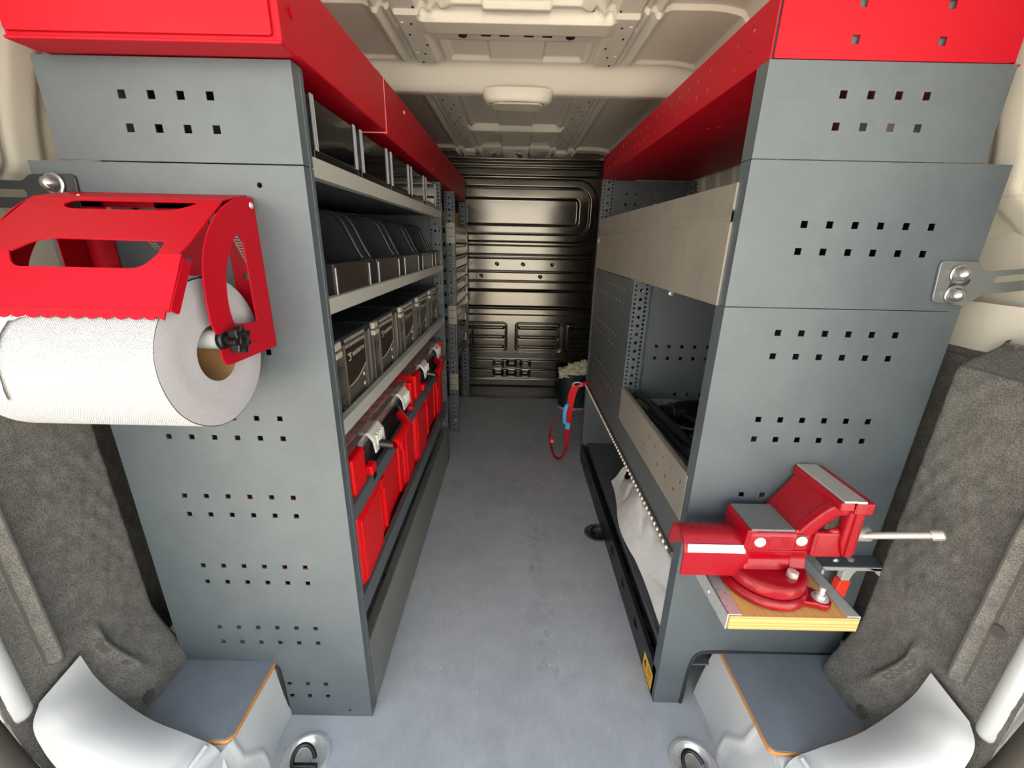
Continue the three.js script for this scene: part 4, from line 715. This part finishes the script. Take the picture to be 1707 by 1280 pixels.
// ---------------------------------------------------------------- vice on its plywood bench
{
  const t = thing('vice_bench', 'small plywood bench board with metal side rails under the red vice', 'bench', [0.462, 0.393, 0.07]);
  part(t, 'plywood_board', [box(0.3575, 0.5655, 0.3935, 0.4195, -0.001, 0.1515, 0.0015)], M.ply, 'layered plywood');
  part(t, 'board_top', [box(0.37, 0.555, 0.4192, 0.4201, 0.001, 0.1505)], M.birch);
  part(t, 'side_rail', [box(0.3545, 0.357, 0.391, 0.4225, -0.001, 0.15, 0.0008), box(0.3545, 0.3775, 0.4203, 0.4225, -0.001, 0.15, 0.0008)], M.zinc, 'galvanised side rail');
  part(t, 'side_rail', [box(0.566, 0.5685, 0.391, 0.4225, -0.001, 0.15, 0.0008), box(0.5465, 0.5685, 0.4203, 0.4225, -0.001, 0.15, 0.0008)], M.zinc, 'galvanised side rail');
  part(t, 'front_edge', [box(0.358, 0.5655, 0.394, 0.4203, 0.1495, 0.1525, 0.001)], mat(0xdedad4, { roughness: 0.5, tex: (() => pliesT)(), rep: 1 / 0.0275 }), 'stacked birch layers on the front edge');
  part(t, 'screw', [screw(0.3545, 0.405, 0.085, 0.004, '-x')], M.zinc);
}
{
  const t = thing('bench_vice', 'red bench vice with grey anvil and steel handle on the small plywood board', 'vice', [0.45, 0.4225, 0.075]);
  const cx = 0.449, cz = 0.073, y0 = 0.4226;
  // swivel base with three lugs
  part(t, 'swivel_base', [lathe([[0.03, 0], [0.069, 0], [0.071, 0.002], [0.0705, 0.009], [0.0675, 0.014], [0.064, 0.0165], [0.03, 0.0165]], 56).translate(cx, y0, cz), lathe([[0, 0.041], [0.055, 0.041], [0.0615, 0.0385], [0.0645, 0.034], [0.065, 0.02], [0.0635, 0.0165], [0.05, 0.0165]], 56).translate(cx, y0, cz)], M.redGloss);
  for (const a of [0.72, 0.72 + 4 * PI / 3]) {
    const lx = cx + 0.0905 * Math.cos(a), lz = cz + 0.077 * Math.sin(a);
    if (lz < 0.02) continue;
    const pts = []; for (let i = 0; i <= 14; i++) { const q = a - PI / 2 + PI * i / 14; pts.push([lx + 0.0165 * Math.cos(q), lz + 0.0165 * Math.sin(q)]); }
    pts.push([cx + 0.062 * Math.cos(a + 0.42), cz + 0.062 * Math.sin(a + 0.42)], [cx + 0.062 * Math.cos(a - 0.42), cz + 0.062 * Math.sin(a - 0.42)]);
    part(t, 'lug', [plateXZ(shape(pts), y0, 0.011, 0.0025)], M.redGloss);
    part(t, 'lug_bolt', [lathe([[0.004, 0], [0.0125, 0], [0.0125, 0.002], [0.004, 0.0022]], 24).translate(lx, y0 + 0.0108, lz), hexHead(0.0083, 0.0065).translate(lx, y0 + 0.0162, lz), new THREE.CylinderGeometry(0.0045, 0.0045, 0.014, 12).translate(lx, y0 + 0.0262, lz)], M.zinc, 'zinc nut and bolt');
  }
  const hb = hexHead(0.0095, 0.008); hb.rotateY(0.3).translate(0.4735, y0 + 0.0448, 0.1085);
  part(t, 'swivel_bolt', [hb, new THREE.CylinderGeometry(0.0075, 0.009, 0.0015, 6).rotateY(0.3).translate(0.4735, y0 + 0.0495, 0.1085)], M.zinc, 'zinc hexagon bolt');
  // body: foot, block, anvil
  const bodyP = [[0.0975, y0 + 0.041], [0.0955, y0 + 0.05], [0.0925, y0 + 0.062], [0.0965, y0 + 0.075], [0.097, 0.533], [0.0925, 0.5395], [0.024, 0.5395], [0.014, 0.533], [0.013, y0 + 0.062], [0.008, y0 + 0.04]];
  part(t, 'body', [barX(roundPts(bodyP, [0.002, 0.004, 0.004, 0.006, 0.004, 0.005, 0.006, 0.004, 0.006, 0.002]), 0.398, 0.476, 0.003), barX(roundPts([[0.0965, y0 + 0.041], [0.0915, y0 + 0.064], [0.096, y0 + 0.078], [0.096, 0.536], [0.02, 0.536], [0.012, y0 + 0.04]], 0.005), 0.474, 0.503, 0.002),
    barX(roundPts([[0.094, 0.5], [0.0955, 0.541], [0.021, 0.541], [0.021, 0.5]], 0.003), 0.3925, 0.41, 0.003)], M.redGloss);
  part(t, 'anvil_face', [barX(roundPts([[0.0945, 0.5395], [0.0945, 0.5435], [0.0225, 0.5435], [0.0225, 0.5395]], 0.001), 0.3985, 0.4695, 0.0006)], mat(0x73777a, { roughness: 0.55, metalness: 0.4, bump: fineT, bumpRep: 16, bumpScale: 0.0006 }), 'grey machined anvil face');
  for (const [x, y] of [[0.4145, 0.5205], [0.482, 0.5245]]) part(t, 'body_screw', [lathe([[0.0035, 0.0005], [0.0035, 0.003], [0.0085, 0.0028], [0.0092, 0.001], [0.0092, 0]], 24).rotateX(PI / 2).translate(x, y, 0.0968), hexHead(0.0036, 0.002).rotateX(PI / 2).translate(x, y, 0.0978)], M.zinc, 'bright socket screw');
  part(t, 'cast_band', [box(0.43, 0.467, 0.511, 0.531, 0.0963, 0.0977, 0.0006), ...[0, 1, 2].map((i) => box(0.451 + i * 0.005, 0.4525 + i * 0.005, 0.513, 0.529, 0.0973, 0.0983)), box(0.402, 0.497, 0.502, 0.5045, 0.096, 0.0978, 0.001)], M.redGloss);
  // fixed jaw: a sloping web and a curved arm rising from the body to the jaw
  const web = roundPts([[0.468, 0.536], [0.473, 0.542], [0.5085, 0.597], [0.513, 0.6035], [0.5145, 0.613], [0.53, 0.613], [0.532, 0.588], [0.525, 0.577], [0.51, 0.572], [0.497, 0.553], [0.49, 0.53], [0.47, 0.525]], [0.002, 0.012, 0.01, 0.004, 0.002, 0.002, 0.004, 0.008, 0.012, 0.014, 0.006, 0.004]);
  part(t, 'fixed_jaw', [barZ(web, 0.008, 0.0935, 0.003), barZ(roundPts([[0.5085, 0.597], [0.508, 0.612], [0.53, 0.613], [0.532, 0.597]], [0.004, 0.004, 0.001, 0.002]), 0.0025, 0.119, 0.0025)], M.redGloss);
  const armC = new THREE.CatmullRomCurve3([V(0.485, 0.538, 0.09), V(0.494, 0.556, 0.093), V(0.505, 0.574, 0.096), V(0.514, 0.587, 0.099), V(0.523, 0.593, 0.101), V(0.533, 0.593, 0.101)]);
  part(t, 'jaw_arm', [grid(16, 40, (u, v) => { const p = armC.getPoint(v), tn = armC.getTangent(v), nn = V(-tn.y, tn.x, 0).normalize(), a = u * 2 * PI, cx2 = Math.sign(Math.cos(a)) * Math.pow(Math.abs(Math.cos(a)), 0.5), sx2 = Math.sign(Math.sin(a)) * Math.pow(Math.abs(Math.sin(a)), 0.5); return p.addScaledVector(nn, 0.0125 * cx2).add(V(0, 0, 0.009 * sx2)); })], M.redGloss);
  part(t, 'jaw_plate', [box(0.5135, 0.534, 0.6115, 0.6155, 0.002, 0.1185, 0.0012), box(0.5342, 0.549, 0.6105, 0.615, 0.002, 0.1185, 0.0012)], M.steel, 'steel jaw plates');
  part(t, 'moving_jaw', [box(0.5335, 0.563, 0.5905, 0.6118, 0.002, 0.119, 0.003), barZ(roundPts([[0.536, 0.594], [0.562, 0.594], [0.563, 0.57], [0.565, 0.506], [0.545, 0.504], [0.536, 0.53]], 0.004), 0.03, 0.109, 0.003), barZ(roundPts([[0.5445, 0.594], [0.556, 0.594], [0.558, 0.506], [0.546, 0.505]], 0.003), 0.107, 0.1125, 0.002)], M.redGloss);
  part(t, 'slide_bar', [box(0.498, 0.55, 0.4965, 0.5465, 0.03, 0.104, 0.005), ball(0.53, 0.546, 0.097, 0.01, 1, 0.7, 0.7)], M.redGloss);
  part(t, 'grease', [box(0.509, 0.538, 0.544, 0.578, 0.035, 0.098, 0.006)], mat(0x241a14, { roughness: 0.25, bump: cloudT, bumpRep: 30, bumpScale: 0.003 }), 'dark greasy spindle space');
  // hollow slide on the left: an open round-topped channel with a label strip
  const outer = roundPts([[0.111, 0.46], [0.111, 0.508], [0.103, 0.524], [0.088, 0.5335], [0.066, 0.5335], [0.05, 0.522], [0.046, 0.505], [0.046, 0.478], [0.05, 0.478], [0.0505, 0.502], [0.055, 0.517], [0.068, 0.5285], [0.086, 0.5285], [0.099, 0.52], [0.106, 0.506], [0.106, 0.46]].map(([z, y]) => [z - 0.016, y - 0.012]), [0.001, 0.004, 0.012, 0.012, 0.012, 0.012, 0.004, 0.001, 0.001, 0.004, 0.01, 0.01, 0.01, 0.01, 0.004, 0.001]);
  part(t, 'hollow_slide', [barX(outer, 0.2945, 0.404, 0.0008)], M.redGloss);
  const dots = []; for (let i = 0; i < 8; i++) for (let j = 0; j < 4; j++) dots.push(box(0.306 + i * 0.0105, 0.3105 + i * 0.0105, 0.5212, 0.5222, 0.05 + j * 0.006, 0.0525 + j * 0.006));
  part(t, 'slide_marks', dots, mat(0x7a0710, { roughness: 0.5 }), 'stamped marks on the slide');
  const strip = new THREE.PlaneGeometry(0.096, 0.0135).rotateX(-0.36).translate(0.3475, 0.5025, 0.0938);
  part(t, 'label_strip', [strip], mat(0xece8dd, { roughness: 0.4 }), 'pale label strip');
  // spindle, nut and tommy bar
  part(t, 'spindle_head', [rod(V(0.553, 0.5225, 0.073), V(0.61, 0.5225, 0.073), 0.0115, 20, 0.0125), rod(V(0.553, 0.5225, 0.073), V(0.566, 0.5225, 0.073), 0.016, 20)], M.steel, 'steel spindle head');
  part(t, 'tommy_bar', [rod(V(0.592, 0.5225, 0.078), V(0.6685, 0.557, 0.118), 0.0058, 16), rod(V(0.6655, 0.5557, 0.1165), V(0.6775, 0.5611, 0.1228), 0.0092, 18, 0.0086), rod(V(0.6775, 0.5611, 0.1228), V(0.6795, 0.562, 0.1238), 0.0086, 18, 0.006)], M.steel, 'steel tommy bar');
}
{
  const t = thing('clamp_bracket', 'grey steel bracket plate with a red lever handle behind the vice board', 'bracket', [0.65, 0.4, 0.01]);
  const p = roundPts([[0.596, 0.0005], [0.72, 0.0005], [0.707, 0.03], [0.591, 0.0325]], [0, 0, 0.006, 0.004]);
  part(t, 'bracket_plate', [plateXZ(shape(p, [rev(roundPts(rectPts(0.618, 0.63, 0.013, 0.019), 0.003)), rev(roundPts(rectPts(0.65, 0.662, 0.013, 0.019), 0.003))]), 0.4135, 0.003, 0.0008)], M.darkSteel);
  part(t, 'front_lip', [box(0.591, 0.707, 0.4085, 0.416, 0.0305, 0.0335, 0.001), box(0.591, 0.5955, 0.399, 0.413, 0.0305, 0.0335, 0.001), barZ(roundPts([[0.672, 0.415], [0.708, 0.415], [0.709, 0.395], [0.7, 0.397], [0.688, 0.409]], [0.001, 0.002, 0.003, 0.004, 0.006]), 0.0305, 0.0335, 0.0008)], M.zinc);
  part(t, 'bolt', [screw(0.625, 0.4165, 0.017, 0.006).rotateX(0), hexHead(0.006, 0.004).translate(0.656, 0.4175, 0.014)], M.zinc);
  part(t, 'lever_fork', [barZ(roundPts([[0.634, 0.409], [0.663, 0.409], [0.655, 0.396], [0.651, 0.378], [0.637, 0.378], [0.636, 0.396]], 0.004), 0.016, 0.029, 0.001)], M.zinc, 'zinc lever fork');
  part(t, 'lever_handle', [barZ(roundPts([[0.6345, 0.382], [0.655, 0.382], [0.652, 0.322], [0.628, 0.322]], [0.003, 0.003, 0.006, 0.006]), 0.0145, 0.0305, 0.002)], mat(0xd8331f, { roughness: 0.35 }), 'red plastic lever handle');
}
// ---------------------------------------------------------------- tools in the perforated tray
{
  const t = thing('air_hose', 'thick black hose looped over the edge of the bright perforated tool tray', 'hose', [0.4, 0.475, -0.35]);
  const pts = [V(0.47, 0.498, -0.03), V(0.455, 0.515, -0.15), V(0.43, 0.53, -0.26), V(0.412, 0.542, -0.34), V(0.395, 0.556, -0.42), V(0.378, 0.563, -0.475), V(0.365, 0.561, -0.497), V(0.357, 0.549, -0.487), V(0.362, 0.539, -0.463), V(0.38, 0.533, -0.428), V(0.398, 0.528, -0.37), V(0.41, 0.518, -0.3), V(0.425, 0.505, -0.22), V(0.44, 0.49, -0.12), V(0.45, 0.484, -0.04)];
  part(t, 'hose', [tube(pts, 0.0095, 120, 10)], M.rubber);
  part(t, 'rolled_end', [tube([V(0.392, 0.553, -0.41), V(0.41, 0.541, -0.35), V(0.432, 0.527, -0.27)], 0.0135, 30, 12)], M.rubber);
}
{
  const t = thing('power_tool', 'black power tool lying in the perforated tool tray behind the hose', 'tool', [0.55, 0.475, -0.46]);
  const body = lathe([[0, 0], [0.02, 0.001], [0.024, 0.006], [0.024, 0.03], [0.028, 0.034], [0.0285, 0.05], [0.034, 0.056], [0.037, 0.08], [0.036, 0.15], [0.031, 0.185], [0.022, 0.195], [0, 0.196]], 28);
  body.rotateZ(-PI / 2).rotateY(0.12).translate(0.44, 0.511, -0.478);
  part(t, 'motor_body', [body], M.blackPlastic);
  const ring = lathe([[0.024, 0], [0.03, 0.002], [0.03, 0.008], [0.024, 0.01]], 28); ring.rotateZ(-PI / 2).rotateY(0.12).translate(0.468, 0.511, -0.4815);
  part(t, 'collar', [ring], M.binPlastic);
  part(t, 'side_handle', [tube([V(0.5, 0.51, -0.47), V(0.505, 0.513, -0.43), V(0.52, 0.512, -0.4), V(0.55, 0.51, -0.385)], 0.013, 24, 10), rod(V(0.475, 0.492, -0.42), V(0.51, 0.492, -0.405), 0.015, 14)], M.blackPlastic);
  part(t, 'grip', [tube([V(0.44, 0.487, -0.39), V(0.5, 0.488, -0.36), V(0.58, 0.49, -0.34)], 0.011, 24, 10)], M.binPlastic);
}
// ---------------------------------------------------------------- plastic bag on the bottom tray of the right rack
{
  const t = thing('plastic_bag', 'crumpled white plastic bag with a handle hole on the right rack bottom tray', 'bag', [0.5, 0.1, -0.42]);
  const f = (u, v) => {
    const z = -0.085 - 0.675 * u, e0 = 0.372 + 0.02 * Math.sin(u * 9) * u + 0.05 * Math.pow(Math.max(0, u - 0.82) / 0.18, 2) * 0.3, x = e0 + 0.24 * v;
    let h = 0.16 * Math.sin(Math.min(1, v * 1.25) * PI * 0.62) * (0.5 + 0.5 * ss(0, 0.12, u)) * (1 - 0.35 * ss(0.7, 1, u));
    h += 0.006 * fbm(z * 10, x * 34, 1.5) + 0.04 * Math.pow(Math.abs(noise.noise(z * 9 + x * 12, x * 24, 4.4)), 0.8) * ss(0.02, 0.2, v) + 0.004 * Math.sin(x * 160 + z * 22) * ss(0.6, 0.9, u) * ss(0.05, 0.2, v);
    return [x, 0.1025 + Math.max(0, h) + 0.001, z];
  };
  const top = grid(150, 60, (u, v) => V(...f(u, v)));
  const hu = 0.925, hv = 0.3, idx = [], src = top.index.array, uv = top.attributes.uv;
  for (let i = 0; i < src.length; i += 3) { let c = 0; for (let j = 0; j < 3; j++) { const a = uv.getX(src[i + j]), b = uv.getY(src[i + j]); if (Math.hypot((a - hu) / 0.04, (b - hv) / 0.15) < 1) c++; } if (c < 2) idx.push(src[i], src[i + 1], src[i + 2]); }
  top.setIndex(idx);
  part(t, 'film', [top], M.bag);
}
// ---------------------------------------------------------------- waste bin with its liner by the bulkhead
{
  const bx = 0.392, bz = -1.815, oval = (a, k = 1) => [bx + 0.1 * k * Math.sign(Math.cos(a)) * Math.pow(Math.abs(Math.cos(a)), 0.75), bz + 0.088 * k * Math.sign(Math.sin(a)) * Math.pow(Math.abs(Math.sin(a)), 0.75)];
  const t = thing('waste_bin', 'dark blue-grey oval waste bin with a pale foot ring, against the bulkhead on the right', 'bin', [bx, 0, bz]);
  part(t, 'tub', [grid(64, 24, (u, v) => { const [x, z] = oval(u * 2 * PI, 0.97 + 0.05 * v - 0.016 * Math.pow(Math.abs(Math.sin(u * 2 * PI * 3)), 30)); return V(x, 0.018 + 0.212 * v, z); }), plateXZ(shape(Array.from({ length: 40 }, (_, i) => oval(i / 40 * 2 * PI, 0.96))), 0.018, 0.003)], M.binBlue);
  part(t, 'rim', [new THREE.TubeGeometry(new THREE.CatmullRomCurve3(Array.from({ length: 24 }, (_, i) => { const [x, z] = oval(i / 24 * 2 * PI, 1.02); return V(x, 0.229, z); }), true), 60, 0.0045, 8, true)], M.binBlue);
  part(t, 'foot_ring', [grid(64, 6, (u, v) => { const [x, z] = oval(u * 2 * PI, 1.02 + 0.03 * Math.sin(v * PI)); return V(x, 0.001 + 0.02 * v, z); })], mat(0x9aa2a8, { roughness: 0.4 }), 'pale foot ring');
  const c = thing('bin_liner', 'crumpled cream cloth stuffed into the top of the oval waste bin', 'cloth', [bx, 0.23, bz]);
  const lobes = [[-0.055, 0.045, 0.05, 0.03], [0.0, 0.055, 0.062, 0.045], [0.05, 0.04, 0.055, 0.055]];
  lobes.forEach(([dx, dz, r, h], i) => part(c, 'fold', [grid(44, 26, (u, v) => {
    const a = u * 2 * PI, b = (v - 0.5) * PI, n = V(Math.cos(a) * Math.cos(b), Math.sin(b), Math.sin(a) * Math.cos(b));
    const k = 1 + 0.55 * fbm(n.x * 1.9 + i * 5, n.y * 1.9, n.z * 1.9 + i, 3);
    return V(bx + dx + n.x * r * k, 0.243 + n.y * h * k + (i === 0 ? -0.006 : 0.006), bz + dz * 0.6 + n.z * 0.055 * k);
  })], M.cloth));
  part(c, 'hanging_corner', [grid(14, 12, (u, v) => V(bx - 0.115 + 0.065 * u + 0.008 * Math.sin(v * 5), 0.252 - 0.055 * v * (1 - 0.6 * u) + 0.006 * Math.sin(u * 9), bz + 0.088 + 0.014 * Math.sin(u * 4 + v * 3))), grid(10, 12, (u, v) => V(bx + 0.06 + 0.04 * u, 0.262 - 0.06 * v, bz + 0.092 + 0.01 * Math.sin(u * 5 + v * 3)))], M.cloth);
}
// ---------------------------------------------------------------- red strap hanging from the load rail
{
  const t = thing('strap', 'red webbing strap with blue tab hanging from the far end of the right rack rail', 'strap', [0.25, 0, -1.09]);
  const wz = () => V(0, 0, 1);
  part(t, 'webbing', [ribbon([V(0.283, 0.388, -1.08), V(0.27, 0.352, -1.075), V(0.262, 0.29, -1.072), V(0.259, 0.2, -1.075), V(0.258, 0.11, -1.08), V(0.25, 0.05, -1.085), V(0.232, 0.02, -1.09), V(0.212, 0.024, -1.095), V(0.196, 0.062, -1.1), V(0.184, 0.13, -1.11), V(0.19, 0.178, -1.12), V(0.222, 0.214, -1.125), V(0.262, 0.24, -1.12), V(0.305, 0.254, -1.115), V(0.33, 0.255, -1.112)], (q) => V(0.95 - 1.2 * Math.min(1, q * 1.6), 0.1 + 0.5 * Math.max(0, q - 0.6), 0.45 + 0.5 * q).normalize(), 0.032, 0.0024, 120)], M.webbing);
  part(t, 'webbing_end', [ribbon([V(0.335, 0.398, -1.098), V(0.325, 0.392, -1.09), V(0.305, 0.39, -1.083), V(0.292, 0.392, -1.08)], () => V(0, 0.8, 0.6), 0.028, 0.005, 16)], M.webbing);
  part(t, 'metal_ring', [new THREE.TorusGeometry(0.0155, 0.0032, 10, 28).scale(1.25, 0.9, 1).rotateX(0.5).translate(0.289, 0.393, -1.079)], M.zinc, 'zinc ring');
  part(t, 'blue_tab', [ribbon([V(0.262, 0.305, -1.066), V(0.25, 0.3, -1.066), V(0.24, 0.27, -1.064), V(0.242, 0.21, -1.062)], () => V(0.9, 0.25, 0.3), 0.016, 0.0015, 20), ribbon([V(0.258, 0.215, -1.062), V(0.254, 0.185, -1.062)], () => V(1, 0, 0.3), 0.02, 0.0015, 6)], M.bluePlastic, 'blue plastic tab');
  part(t, 'stitched_band', [box(0.185, 0.2, 0.1, 0.118, -1.112, -1.085, 0.003)], mat(0xee5a62, { roughness: 0.6 }), 'paler stitched band');
}
renderer.render(scene, camera);
